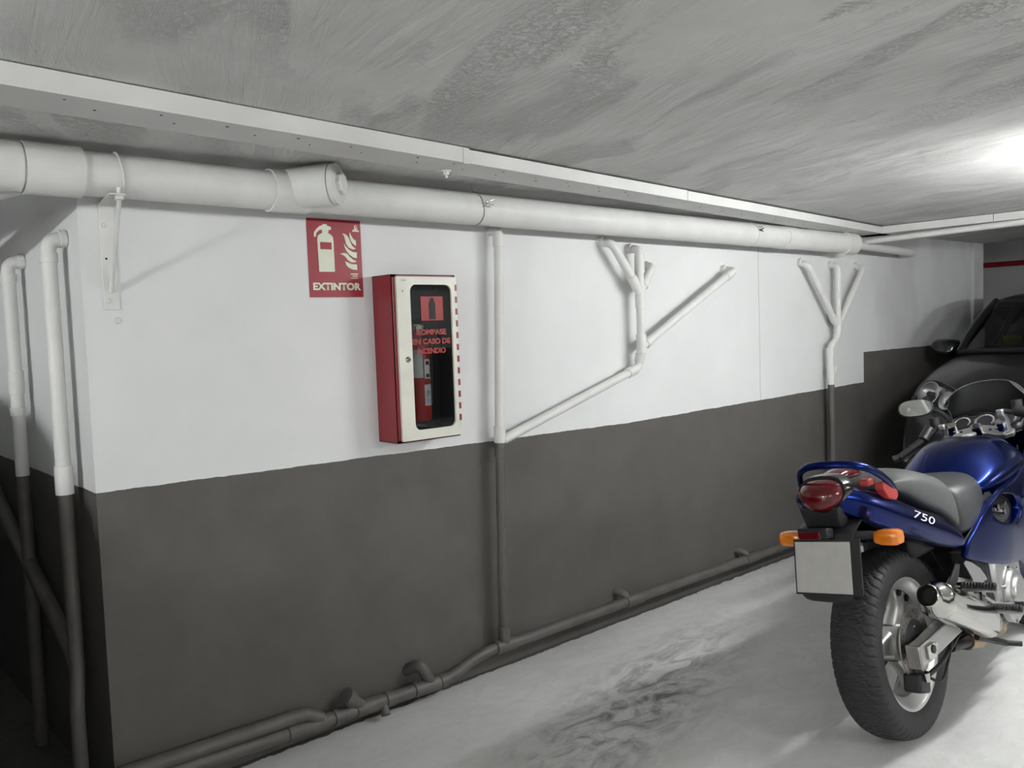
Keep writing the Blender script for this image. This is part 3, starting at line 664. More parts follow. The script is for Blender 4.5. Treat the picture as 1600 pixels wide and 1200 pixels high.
def wheel(cx, cz, Rt, hw, rimr, name, spokes, hubw, grooves=58, nseg=1160):
    p = MB().lathe([(-hw*.84, rimr-.002), (-hw*.84, rimr+.008), (-hw*.78, rimr+.008), (-hw*.72, rimr-.004), (-hw*.35, rimr-.026), (hw*.35, rimr-.026), (hw*.72, rimr-.004), (hw*.78, rimr+.008), (hw*.84, rimr+.008), (hw*.84, rimr-.002), (hw*.74, rimr-.016), (hw*.42, rimr-.044), (-hw*.42, rimr-.044), (-hw*.74, rimr-.016)], (cx, 0, cz), (0, 1, 0), 96, closed=True).build(name, M_RIM, bike)
    tyre_mesh(cx, cz, Rt, hw, rimr-.004, grooves, nseg).build('tyre', M_RUB, p, ang=60)
    MB().lathe([(-hubw, .018), (-hubw, .05), (-hubw*.75, .062), (hubw*.75, .062), (hubw, .05), (hubw, .018)], (cx, 0, cz), (0, 1, 0), 40).build('hub', M_RIM, p)
    for k, a in enumerate(spokes):
        a = R(a); d = Vector((math.cos(a), 0, math.sin(a))); tn = Vector((-math.sin(a), 0, math.cos(a))); rings = []
        for r, w, h in ((.045, .050, .030), (.075, .042, .030), (.11, .030, .026), (.145, .030, .022), (.17, .042, .022), (rimr-.036, .062, .026)):
            ring = []
            for i in range(16):
                b = 2*math.pi*i/16
                cs, sn = math.cos(b), math.sin(b); e = .6
                ring.append(Vector((cx, 0, cz))+d*r+tn*w*math.copysign(abs(cs)**e, cs)+Vector((0, h*math.copysign(abs(sn)**e, sn), 0)))
            rings.append(ring)
        MB().loft(rings).build('spoke', M_RIM, p)
        for s in (-1, 1):                                      # oval pockets cast beside every spoke
            c0 = Vector((cx, 0, cz))+d*(rimr-.052)+tn*s*.030
            ov = [(c0+tn*.011*math.cos(q)*1.0+d*.016*math.sin(q)) for q in [2*math.pi*i/16 for i in range(16)]]
            MB().loft([[v+Vector((0, y, 0)) for v in ov] for y in (-.0285, -.020)]).build('spoke_pocket', M_HOLE, p)
    return p
rw = wheel(0, AX, AX+.003, .077, .222, 'rear_wheel', (178, 58, 298), .055)
fwz = .295
fwh = wheel(1.465, fwz, fwz+.003, .060, .222, 'front_wheel', (90, 210, 330), .05, 52, 520)
def disc(cx, cz, y, r0, r1, parent, holes=True):
    d = MB().lathe([(-.0025, r0), (-.0025, r1), (.0025, r1), (.0025, r0)], (cx, y, cz), (0, 1, 0), 72, closed=True).build('brake_disc', M_DISC, parent)
    h = MB(); n = 36
    for i in range(n):
        a = 2*math.pi*i/n; r = r0+(r1-r0)*(.28, .5, .72)[i % 3]
        for s in (1,):
            c = Vector((cx+r*math.cos(a), y, cz+r*math.sin(a))); h.tube([c+Vector((0, -.0028, 0)), c+Vector((0, .0028, 0))], .0035, 8)
    h.build('disc_drillings', M_HOLE, parent)
disc(0, AX, -.078, .082, .118, rw)
MB().lathe([(-.010, .02), (-.010, .062), (0, .085), (.008, .085), (.012, .02)], (0, -.078, AX), (0, 1, 0), 36).build('disc_carrier', M_DKMET, rw)
for i in range(5):
    a = 2*math.pi*i/5+.4; c = (.055*math.cos(a), -.090, AX+.055*math.sin(a))
    MB().tube([c, (c[0], -.082, c[2])], .0075, 6).build('disc_bolt', M_CHROME, rw)
for s in (-1, 1): disc(1.465, fwz, s*.078, .11, .15, fwh)
MB().lathe([(0, .075), (0, .10), (.012, .10), (.012, .075)], (0, .075, AX), (0, 1, 0), 40, closed=True).build('sprocket', M_DKMET, rw)
# swingarm ------------------------------------------------------------
def arm(s):
    y = .122*s; mb = MB(); rings = []
    for x, z, h in ((-.118, AX-.008, .036), (-.05, AX-.006, .037), (.25, AX+.02, .040), (.50, AX+.05, .045)):
        rings.append([(x, y-.022, z-h), (x, y+.022, z-h), (x, y+.022, z+h), (x, y-.022, z+h)])
    a = mb.loft(rings).build('swingarm', M_ALU, bike, smooth=False, bevel=.006)
    MB().box((-.126, y-.0235, AX-.046), (-.112, y+.0235, AX+.030)).build('end_cap', M_DISC, a, bevel=.004)
    MB().prism([(-.075, -.022), (-.02, -.030), (.0, .0), (-.02, .022), (-.075, .022)], (0, y+s*.0225 if s < 0 else y+.03, AX-.004), (1, 0, 0), (0, 0, 1), .008 if s < 0 else .008).build('adjuster_plate', M_CHROME, a, smooth=False, bevel=.002)
    MB().tube([(-.035, y-.034*(1), AX-.002), (-.035, y+.034, AX-.002)], .015, 6).build('axle_nut', M_DKMET, a)
both(arm)
MB().tube([(0, -.15, AX), (0, .15, AX)], .010, 14).build('rear_axle', M_CHROME, bike)
MB().box((.42, -.145, AX+.01), (.54, .145, AX+.095)).build('swingarm_pivot', M_ALU, bike, bevel=.02)
ch = MB()
for z in (AX+.062, AX-.062): ch.box((-.01, .070, z-.008), (.52, .084, z+.008))
ch.build('chain', M_DKMET, bike, smooth=False)
cal = MB().obox((-.055, -.088, AX-.115), (.040, 0, -.012), (0, .030, 0), (.008, 0, .030)).build('brake_caliper', M_BLKPL, bike, bevel=.010)
MB().tube([(-.055, -.088, AX-.13), (-.03, -.088, AX-.045)], .016, 12).build('caliper_bracket', M_DKMET, bike)
MB().tube([(-.06, -.125, AX-.075), (-.056, -.125, AX-.105)], [.012, .009], 12).build('brake_bolt', M_CHROME, bike)
MB().tube(spline([(-.02, -.112, AX-.10), (.10, -.118, AX-.085), (.28, -.115, AX-.04), (.40, -.11, AX+.0)], 6), .008, 10).build('torque_arm', M_DKMET, bike)
MB().tube(spline([(-.03, -.10, AX-.09), (.03, -.13, AX-.13), (.12, -.125, AX-.10), (.2, -.12, AX-.04), (.3, -.10, AX+.06)], 6), .005, 8).build('brake_hose', M_BLKPL, bike)
# exhaust -------------------------------------------------------------
e0 = Vector((-.085, -.212, .492)); e1 = Vector((.335, -.196, .312)); ed = (e1-e0).normalized(); ey = Vector((0, 1, 0)); ey = (ey-ed*ey.dot(ed)).normalized(); ez = ed.cross(ey)
def ering(p, r, ky=1., kz=1., pw=1., n=24):
    out = []
    for i in range(n):
        a = 2*math.pi*i/n; c, s = math.cos(a), math.sin(a)
        out.append(p+ey*r*ky*math.copysign(abs(c)**pw, c)+ez*r*kz*math.copysign(abs(s)**pw, s))
    return out
L = (e1-e0).length
sil = MB().loft([ering(e0+ed*t*L, r, .92, 1.06, .68) for t, r in ((0, .052), (.012, .0555), (.96, .0555), (.985, .052))]).build('silencer', M_CHROME, bike, ang=30)
MB().loft([ering(e0+ed*t, r, .97, 1.02, .9) for t, r in ((.012, .057), (-.004, .0585), (-.016, .0575), (-.035, .048), (-.052, .038), (-.058, .0355), (-.084, .0355), (-.087, .033), (-.084, .031), (-.02, .031))], cap=False).build('end_cone', M_CHROME, sil)
MB().tube([e0-ed*.045, e0-ed*.02], .0315, 20).build('tip_bore', M_HOLE, sil)
MB().loft([ering(e1+ed*t, r, .95, 1., .9) for t, r in ((-.008, .054), (.02, .048), (.05, .032), (.075, .024))]).build('front_cone', M_ALU, sil)
MB().tube(spline([e1+ed*.06, e1+ed*.14, Vector((.56, -.13, .215)), Vector((.75, -.08, .17)), Vector((.95, -.05, .17))], 8), .024, 16).build('exhaust_pipe', M_GOLD, bike)
MB().tube(spline([(.26, -.085, .235), (.38, -.10, .222), (.44, -.11, .218)], 6), .022, 16).build('link_pipe', M_DKMET, bike)
MB().tube([(.385, -.10, .222), (.455, -.115, .208)], .030, 18).build('link_collar', M_GOLD, bike)
hb = e0+ed*.17+ez*.06
MB().prism([(.05, .455), (.16, .50), (.20, .545), (.17, .555), (.04, .485)], (0, -.186, 0), (1, 0, 0), (0, 0, 1), .006).build('silencer_hanger', M_DKMET, bike, smooth=False, bevel=.001)
MB().tube([(.06, -.20, .475), (.06, -.18, .475)], .011, 6).build('hanger_bolt', M_CHROME, bike)
# foot pegs and plates ---------------------------------------------------
def pegs(s):
    y = s
    MB().prism([(.265, .535), (.285, .540), (.33, .525), (.40, .490), (.44, .455), (.455, .435), (.34, .440)], (0, .178*s if s < 0 else .182, 0), (1, 0, 0), (0, 0, 1), .004).build('heel_guard', M_ALU, bike, smooth=False, bevel=.001)
    hg = MB().prism([(.15, .488), (.20, .505), (.36, .455), (.47, .46), (.52, .40), (.49, .33), (.455, .335), (.46, .40), (.42, .425), (.36, .405), (.34, .37), (.30, .38), (.31, .425), (.22, .47)], (0, .150*s if s < 0 else .162, 0), (1, 0, 0), (0, 0, 1), .012).build('footrest_hanger', M_ALU, bike, smooth=False, bevel=.003)
    for (x, z, y0, y1) in ((.20, .474, .185, .295), (.325, .370, .215, .325)):
        pg = MB().tube([(x, y*(y0-.045), z-.006), (x, y*y0, z-.003)], .013, 12).build('peg_hinge', M_CHROME, bike)
        mb = MB(); n = 22
        mb.tube([(x, y*(y0+(y1-y0)*i/n), z) for i in range(n+1)], [.0125 if i % 2 else .0105 for i in range(n+1)], 12)
        mb.build('foot_peg', M_BLKPL, bike, ang=20)
        MB().obox((x+.004, y*(y0+y1)/2, z-.018), (.010, 0, 0), (0, (y1-y0)/2+.006, 0), (0, 0, .004)).build('peg_plate', M_ALU, bike, bevel=.002)
    MB().tube([(.34, .2*s, .42), (.34, .172*s, .42)], .012, 6).build('hanger_bolt', M_CHROME, bike)
both(pegs)
MB().tube(spline([(.34, -.20, .40), (.42, -.215, .355), (.55, -.225, .325)], 6), .007, 10).build('brake_pedal', M_ALU, bike)
MB().tube([(.55, -.20, .325), (.55, -.26, .325)], .009, 10).build('pedal_pad', M_BLKPL, bike)
MB().tube(spline([(.48, .12, .22), (.40, .24, .10), (.36, .30, -.045)], 6), .012, 12).build('side_stand', M_DKMET, bike)
MB().tube([(.35, -.15, .25), (.50, -.19, .19)], .012, 10).tube([(.50, -.19, .19), (.52, -.24, .185)], .010, 10).build('centre_stand', M_DKMET, bike)
# engine ----------------------------------------------------------------
en = MB().box((.46, -.17, .24), (.86, .17, .56)).build('crankcase', M_DKMET, bike, bevel=.03)
MB().obox((.90, 0, .52), (.075, 0, .03), (0, .17, 0), (-.05, 0, .13)).build('cylinder_block', M_DKMET, bike, bevel=.02)
for s in (-1, 1):
    MB().lathe([(.0, .0), (.0, .062), (.005, .068), (.012, .070), (.014, .088), (.026, .098), (.028, .108), (.05, .108)], (.665, s*.222, .335), (0, -s, 0), 44).build('clutch_cover', M_ALU, en)
    for i in range(7):
        a = 2*math.pi*i/7; c = (.665+.102*math.cos(a), s*.200, .335+.102*math.sin(a))
        MB().tube([c, (c[0], s*.184, c[2])], .008, 6).build('cover_bolt', M_CHROME, en)
    MB().box((.52, s*.17-.02, .30), (.80, s*.17+.02, .50)).build('side_cover', M_ALU, en, bevel=.018)
MB().box((.44, -.10, .16), (.90, .10, .25)).build('sump', M_DKMET, en, bevel=.03)
for s in (-1, 1):
    MB().tube(spline([(.50, .10*s, .36), (.62, .13*s, .62), (.9, .12*s, .78), (1.13, .05*s, .82)], 6), .022, 12).build('frame_tube', M_DKMET, bike)
    MB().tube(spline([(.55, .12*s, .62), (.2, .11*s, .72), (-.2, .07*s, .83)], 6), .014, 10).build('subframe_tube', M_DKMET, bike)
MB().tube([(.30, .0, .62), (.40, 0, .36)], .035, 16).build('rear_shock', M_DKMET, bike)
MB().box((.08, -.10, .58), (.45, .10, .72)).build('air_box', M_BLKPL, bike, bevel=.03)
# tail bodywork -----------------------------------------------------------
st = [(-.372, .050, .890, .845, .862), (-.33, .076, .910, .815, .862), (-.27, .110, .890, .785, .832), (-.20, .124, .868, .750, .800), (-.11, .138, .840, .708, .755), (-.02, .148, .795, .675, .722), (.10, .157, .752, .634, .677), (.20, .163, .708, .600, .640), (.29, .168, .660, .575, .604), (.35, .171, .622, .562, .585)]
rings = []
for x, w, zt, zb, zc in st:
    h = [(0, zt+.012), (w*.55, zt+.010), (w*.93, zt), (w+.004, zt-.012), (w+.012, (zt+zc)/2), (w+.016, zc), (w+.002, zc-.012), (w-.012, zb), (w*.6, zb+.006), (0, zb+.008)]
    rings.append([(x, -y, z) for y, z in h] + [(x, y, z) for y, z in h[-2:0:-1]])
tail = MB().loft(rings).build('tail_fairing', M_BLUE, bike, sub=2, ang=70)
lt = text_on('750', (-.035, -.19, .752), Vector((.93, 0, -.36)).normalized(), (.10, 0, .995), .155, .030, M_DECAL, tail, 'lettering', False, .004, 0.0, .45)
sw = lt.modifiers.new('wrap', 'SHRINKWRAP'); sw.target = tail; sw.wrap_method = 'PROJECT'; sw.use_project_y = True; sw.use_project_x = sw.use_project_z = False; sw.use_positive_direction = True; sw.use_negative_direction = True; sw.offset = .0016
# tail lamp
rings = []
for t, k in ((0, 1.0), (.25, 1.03), (.5, .99), (.72, .86), (.88, .66), (.97, .38), (1., .12)):
    ring = []
    for i in range(24):
        a = 2*math.pi*i/24; c, s = math.cos(a), math.sin(a); e = .78
        y = .074*k*math.copysign(abs(c)**e, c); z = .052*k*math.copysign(abs(s)**e, s)
        if s < 0: y *= 1-.42*abs(s)                                   # tapers towards the chin
        ring.append((-.315-.085*t+(.052*k*s)*.35*(1-t) - abs(y)*0.0, y-.012, .886+z-.012*t))
    rings.append(ring)
MB().loft(rings).build('tail_lamp', M_REDL, bike, sub=1, ang=80)
rings = []
for x, k in ((-.295, 1.10), (-.325, 1.12), (-.345, 1.06)):
    rings.append([(x+(.05*k*math.sin(a))*.3, .076*k*math.copysign(abs(math.cos(a))**.78, math.cos(a))*(1-.42*max(0, -math.sin(a)))-.012, .885+.054*k*math.copysign(abs(math.sin(a))**.78, math.sin(a))) for a in [2*math.pi*i/24 for i in range(24)]])
MB().loft(rings).build('lamp_surround', M_BLKG, bike)
# grab rail
gp = [(-.095, -.138, .858), (-.15, -.148, .888), (-.22, -.150, .926), (-.29, -.138, .958), (-.335, -.10, .974), (-.35, -.05, .978), (-.352, -.01, .978), (-.345, .03, .972), (-.33, .058, .955), (-.31, .074, .928), (-.295, .078, .895), (-.28, .075, .872)]
MB().tube(spline(gp, 6), [.005]+[.0095]*(len(spline(gp, 6))-2)+[.008], 14, flat=1.4, upv=(0, 0, 1)).build('grab_rail', M_BLUE, bike)
MB().tube(spline([(-.28, .075, .880), (-.2, .10, .90), (-.1, .12, .862)], 6), .011, 12).build('grab_rail_end', M_BLUE, bike)
def rub(a, b, r, m=M_REDR, nm='rail_mount'): MB().tube([a, b], r, 14).build(nm, m, bike, bevel=.003)
MB().loft([[(x, -.150+dy, z) for dy, z in ((0, zt), (.0, zb), (.03, zb), (.03, zt))] for x, zt, zb in ((-.20, .896, .872), (-.17, .895, .838), (-.12, .868, .825), (-.10, .852, .835))]).build('rail_mount', M_REDR, bike, bevel=.004)
MB().box((-.235, -.120, .888), (-.195, -.085, .912)).build('rail_mount', M_REDR, bike, bevel=.006)
MB().box((-.315, .055, .868), (-.275, .092, .902)).build('rail_mount', M_REDR, bike, bevel=.006)
MB().loft([[(x, y*w, z) for y, z in ((-1, .905), (-.7, zt), (0, zt+.006), (.7, zt), (1, .905))] for x, w, zt in ((-.28, .045, .925), (-.22, .06, .948), (-.14, .06, .945), (-.08, .05, .925))]).build('seat_lock_cover', M_REDL, bike, sub=1)
# seats
def seat_rings(stn):
    out = []
    for x, zt, w, zs, zb in stn:
        h = [(0, zt), (w*.45, zt-.002), (w*.78, zt-.016), (w*.96, zt-.045 if zt-.045 > zs else (zt+zs)/2), (w*1.0, zs), (w*.985, zb), (w*.8, zb-.004), (0, zb)]
        out.append([(x, -y, z) for y, z in h] + [(x, y, z) for y, z in h[-2:0:-1]])
    return out
MB().loft(seat_rings([(-.075, .868, .100, .862, .852), (-.055, .892, .118, .875, .850), (.02, .918, .138, .872, .828), (.10, .910, .150, .852, .782), (.20, .886, .158, .812, .742), (.28, .864, .160, .765, .705), (.335, .838, .160, .715, .664), (.365, .805, .158, .680, .632), (.38, .765, .155, .655, .622)])).build('passenger_seat', M_VGREY, bike, sub=2, ang=80)
MB().loft(seat_rings([(.335, .800, .160, .70, .618), (.37, .818, .176, .71, .620), (.45, .820, .190, .715, .628), (.54, .820, .184, .725, .652), (.60, .820, .166, .735, .672), (.66, .822, .140, .755, .702), (.72, .815, .104, .775, .735), (.76, .812, .07, .79, .76), (.775, .80, .05, .79, .78)])).build('rider_seat', M_VBLK, bike, sub=2, ang=80)
# tank
def tank_ring(x, zt, w, zs, zb, wt):
    h = [(0, zt), (wt*.5, zt-.002), (wt, zt-.012), (w*.94, zs+.035), (w, zs), (w*.97, (zs+zb)/2), (w*.90, zb), (0, zb)]
    return [(x, -y, z) for y, z in h] + [(x, y, z) for y, z in h[-2:0:-1]]
MB().loft([tank_ring(.56, .765, .150, .735, .69, .05), (tank_ring(.63, .835, .180, .758, .69, .080)), tank_ring(.70, .882, .198, .775, .69, .10), tank_ring(.78, .915, .210, .79, .695, .12), tank_ring(.87, .930, .218, .805, .71, .13), tank_ring(.96, .930, .220, .81, .725, .135), tank_ring(1.03, .918, .210, .805, .735, .13), tank_ring(1.08, .895, .185, .80, .75, .11), tank_ring(1.115, .85, .145, .79, .755, .08)]).build('fuel_tank', M_BLUE, bike, sub=2, ang=80)
MB().lathe([(0, .045), (.006, .045), (.010, .040), (.010, 0)], (.985, 0, .926), (-.02, 0, 1), 32).build('filler_cap', M_ALU, bike)
# side fairings -----------------------------------------------------------
def sm(t): t = max(0., min(1., t)); return t*t*(3-2*t)
def fy(x, z):
    y = .178 + .050*sm((x-.30)/.40)
    y -= .150*sm((x-1.12)/.40)
    zm = .66+.05*sm((x-.9)/.4); d = (z-zm)/.26
    y -= .045*min(d*d, 2.2)*sm((x-.35)/.3)
    y += .016*math.exp(-((z-(.70-.02*x))/.018)**2)*sm((x-.75)/.2)
    return y
outl = [(.315, .565), (.30, .548), (.345, .530), (.41, .508), (.50, .482), (.60, .458), (.71, .440), (.82, .425), (.90, .37), (.98, .29), (1.08, .25), (1.20, .26), (1.26, .36), (1.29, .50), (1.35, .62), (1.45, .70), (1.52, .78), (1.48, .87), (1.38, .93), (1.26, .935), (1.15, .885), (1.04, .825), (.96, .795), (.90, .782), (.83, .760), (.76, .750), (.71, .745), (.64, .738), (.58, .717), (.52, .695), (.46, .664), (.42, .635), (.37, .610), (.335, .590)]
hc = (.668, .662); ha, hb_ = .125, .056; htilt = -.16
def fairing(s):
    N = 120; per = [Vector((x, z)) for x, z in outl]; per = per[::-1]
    # outline points by angle around the hole centre, resampled along the outline
    seg = [(per[(i+1) % len(per)]-per[i]).length for i in range(len(per))]; tot = sum(seg); O = []
    for k in range(N):
        d = tot*k/N; i = 0
        while d > seg[i]: d -= seg[i]; i += 1
        O.append(per[i].lerp(per[(i+1) % len(per)], d/seg[i]))
    rings = []
    H = []
    for p in O:
        dx, dz = p.x-hc[0], p.y-hc[1]; a = math.atan2(dz/hb_*.5, dx/ha*.9) if False else math.atan2(dz*1.6, dx)
        c0, s0 = math.cos(a)*ha, math.sin(a)*hb_
        H.append(Vector((hc[0]+c0*math.cos(htilt)-s0*math.sin(htilt), hc[1]+c0*math.sin(htilt)+s0*math.cos(htilt))))
    def P3(p, inset): return (p.x, s*(fy(p.x, p.y)-inset), p.y)
    rings.append([P3(p, .035) for p in H]); rings.append([P3(p, .006) for p in H])
    for t in (.03, .12, .25, .4, .55, .7, .84, .94): rings.append([P3(h.lerp(o, t), .0) for h, o in zip(H, O)])
    rings.append([P3(h.lerp(o, .99), .003) for h, o in zip(H, O)])
    rings.append([P3(o, .010) for o in O]); rings.append([P3(o, .020) for o in O])
    f = MB().loft(rings, cap=False).build('side_fairing', M_BLUE, bike, ang=50, sub=1)
    # what shows through the opening
    k = [(H[i].x*.9+hc[0]*.1, s*(fy(H[i].x, H[i].y)-.045), H[i].y) for i in range(0, N, 4)]
    MB().add([(hc[0]+(p[0]-hc[0])*1.3, p[1], hc[1]+(p[2]-hc[1])*1.3) for p in k], [tuple(range(len(k)))]).build('opening_back', M_HOLE, f, smooth=False)
    for (ax_, az, r) in ((.62, .672, .013), (.68, .648, .011), (.70, .675, .008)):
        MB().tube([(ax_, s*.150, az), (ax_, s*.206, az)], r, 10).build('engine_mount_bolt', M_CHROME, f)
    MB().obox((.655, s*.192, .655), (.05, 0, -.012), (0, .008, 0), (0, 0, .006)).build('mount_link', M_ALU, f, bevel=.002)
    # inner black skirt that joins fairing and seat
    MB().loft([[(x, s*y0, z0), (x, s*y1, z1)] for x, y0, z0, y1, z1 in ((.33, .165, .60, .16, .52), (.55, .185, .69, .16, .44), (.75, .195, .745, .17, .42), (.95, .20, .79, .19, .36), (1.10, .16, .86, .17, .28))], cap=False, closed=False).build('inner_panel', M_BLKPL, f, solid=.004)
both(fairing)
for s in (-1,):
    dcl = MB().add([(x, s*(fy(x, z)+.0015), z) for x, z in ((1.02, .800), (1.06, .790), (1.14, .818), (1.22, .838), (1.22, .862), (1.13, .848))], [(0, 1, 2, 5), (5, 2, 3, 4)]).build('white_stripe', M_WHTDEC, bike)
# nose cowl, screen
def nose_ring(x, w, z0, z1): return [(x, w*math.cos(a)*1.0, (z0+z1)/2+(z1-z0)/2*math.copysign(abs(math.sin(a))**.8, math.sin(a))) for a in [2*math.pi*i/24 for i in range(24)]]
MB().loft([nose_ring(1.40, .19, .64, .945), nose_ring(1.48, .165, .64, .935), nose_ring(1.56, .125, .66, .88), nose_ring(1.61, .075, .69, .82), nose_ring(1.63, .03, .72, .78)]).build('nose_cowl', M_BLUE, bike, sub=1)
MB().loft([[(1.62-.03*k, .12*math.cos(a)*(1.0), .75+.05*math.sin(a)) for a in [2*math.pi*i/20 for i in range(20)]] for k in (0, 1.6)]).build('headlamp', M_CLEAR, bike)
def screen_pt(u, v):
    a = u*1.15; w = .205-.03*v
    x = 1.53-.17*v - .115*(1-math.cos(a)) - .02*v*v*0; y = w*math.sin(a)/math.sin(1.15); z = .955+.185*v**.9 - (.05+.035*v*v)*abs(u)**2.4 + .035*(1-v)*abs(u)**2
    return (x, y, z)
nu, nv = 24, 10; V = [screen_pt(-1+2*i/nu, j/nv) for j in range(nv+1) for i in range(nu+1)]
F = [(j*(nu+1)+i, j*(nu+1)+i+1, (j+1)*(nu+1)+i+1, (j+1)*(nu+1)+i) for j in range(nv) for i in range(nu)]
scr = MB().add(V, F).build('windscreen', M_SCREEN, bike)
edge = [screen_pt(-1, j/8) for j in range(9)]+[screen_pt(-1+2*i/24, 1) for i in range(1, 25)]+[screen_pt(1, 1-j/8) for j in range(1, 9)]
MB().tube(edge, .0013, 6).build('screen_edge', mat('screen_edge_plastic', (.12, .125, .125), .25, noise=0), scr)
MB().loft([[(x, y, z) for x, y, z in pts] for pts in ([(1.17, -.15, .90), (1.17, -.06, .905), (1.17, .06, .905), (1.17, .15, .90)], [(1.28, -.19, .925), (1.29, -.08, .915), (1.29, .08, .915), (1.28, .19, .925)], [(1.42, -.20, .955), (1.46, -.09, .945), (1.46, .09, .945), (1.42, .20, .955)], [(1.44, -.19, .94), (1.52, -.09, .955), (1.52, .09, .955), (1.44, .19, .94)])], cap=False, closed=False).build('inner_cowl', M_BLKPL, bike, solid=.004, sub=1)
# forks, clamps, handlebars ------------------------------------------------
rake = Vector((-.42, 0, .91)).normalized()
def forkpt(t, y): return Vector((1.465-.03, y, fwz)) + rake*t
for s in (-1, 1):
    MB().tube([forkpt(0, s*.105), forkpt(.30, s*.105)], .028, 18).build('fork_slider', M_ALU, bike)
    MB().tube([forkpt(.28, s*.105), forkpt(.735, s*.105)], .0215, 18).build('fork_tube', M_CHROME, bike)
tcl = forkpt(.69, 0)
fu = Vector((0, 1, 0)); fn = rake; ff = fu.cross(fn)
poly = [(-.145, -.012), (-.145, .020), (-.115, .036), (-.075, .030), (-.045, .012), (.045, .012), (.075, .030), (.115, .036), (.145, .020), (.145, -.012), (.105, -.036), (.05, -.055), (0, -.070), (-.05, -.055), (-.105, -.036)]
tc = MB().prism([(a, -b) for a, b in poly], tcl, fu, ff, .022).build('top_clamp', M_ALU, bike, smooth=False, bevel=.004)
MB().prism([(a, -b) for a, b in poly], forkpt(.46, 0), fu, ff, .03).build('lower_clamp', M_DKMET, bike, smooth=False, bevel=.004)
MB().tube([tcl+rake*-.02, tcl+rake*.035], .024, 24).build('stem_nut', M_CHROME, tc)
MB().tube([tcl+rake*.03, tcl+rake*.042], .013, 6).build('stem_cap', M_DKMET, tc)
for s in (-1, 1):
    MB().tube([forkpt(.70, s*.105), forkpt(.738, s*.105)], .026, 18).build('fork_cap', M_CHROME, tc)
    for q in (.06, .085): MB().tube([tcl+fu*s*q+rake*.02-ff*.02, tcl+fu*s*q+rake*.026-ff*.02], .006, 8).build('clamp_bolt', M_CHROME, tc)
    b0 = forkpt(.70, s*.118)
    c0 = b0+Vector((-.05, s*.005, .075 if s < 0 else .034))
    rs = MB().loft([[p+Vector((dx, 0, dz))+fu*dy for dx, dy, dz in ((-.022, -.014, 0), (.022, -.014, 0), (.022, .014, 0), (-.022, .014, 0))] for p in (b0-Vector((0, 0, .01)), b0+Vector((-.008, 0, .035)), c0+Vector((0, 0, -.015)), c0+Vector((-.004, 0, .012)))]).build('bar_riser', M_ALU, bike, bevel=.006)
    bar = [c0+Vector((0, -s*.02, 0)), c0+Vector((0, s*.02, 0))] + ([c0+Vector((-.02, s*.12, -.022)), c0+Vector((-.04, s*.25, -.05))] if s < 0 else [c0+Vector((-.05, .078, -.050)), c0+Vector((-.11, .165, -.112))])
    MB().tube(bar, .011, 12).build('handlebar', M_DKMET, bike)
    g = MB().tube([bar[2], bar[3]], .0165, 14).build('grip', M_BLKPL, bike)
    MB().tube([bar[3], bar[3]+Vector((-.008, s*.028, -.005))], .015, 14).build('bar_end', M_DKMET, bike)
    MB().tube([bar[1]+Vector((0, s*.035, 0)), bar[2]], .024, 16).build('switch_housing', M_BLKPL, bike, bevel=.006)
    lv = [bar[1]+Vector((.04, s*.035, -.005)), bar[1]+Vector((.075, s*.06, -.012)), bar[2]+Vector((.075, s*.04, -.03)), bar[3]+Vector((.045, s*.0, -.025))]
    MB().tube(spline(lv, 6), [.009]*18+[.007], 10).build('lever', M_BLKG, bike)
    rsv = bar[1]+Vector((.05, s*.03, .02))
    MB().tube([rsv+Vector((0, 0, -.015)), rsv+Vector((0, 0, .022))], .022, 18).build('fluid_reservoir', M_BLKPL, bike)
    MB().tube(spline([bar[1]+Vector((.05, s*.04, -.01)), bar[1]+Vector((.12, s*.03, -.02)), Vector((1.30, s*.08, .86)), Vector((1.28, s*.05, .72))], 6), .005, 8).build('control_cable', M_BLKPL, bike)
rbs = forkpt(.70, -.118)+Vector((-.06, -.155, .085))
MB().box((rbs.x-.012, rbs.y-.012, rbs.z-.006), (rbs.x+.012, rbs.y+.012, rbs.z+.012)).build('stop_switch', M_REDR, bike, bevel=.004)
# gauges
gf = Vector((-.62, 0, .78)).normalized(); gx = Vector((0, 1, 0)); gyv = gf.cross(gx)
gb = MB().obox((1.265, 0, .945), gx*.15, gyv*.055, gf*.022).build('gauge_binnacle', M_BLKPL, bike, bevel=.02)
for y, r in ((.0, .047), (.095, .04), (-.095, .04)):
    c = Vector((1.265, y, .945))+gf*.020
    MB().lathe([(0, r*1.12), (.008, r*1.12), (.010, r), (.004, r*.98), (.003, 0)], c, gf, 32).build('gauge_dial', M_BLKG, gb)
    tk = MB()
    for i in range(21):
        a = R(-120+240*i/20); d = gx*math.sin(a)+gyv*-math.cos(a)
        tk.tube([c+gf*.0048+d*r*.72, c+gf*.0048+d*r*.9], .0011, 4)
    tk.build('dial_marks', M_WHTDEC, gb)
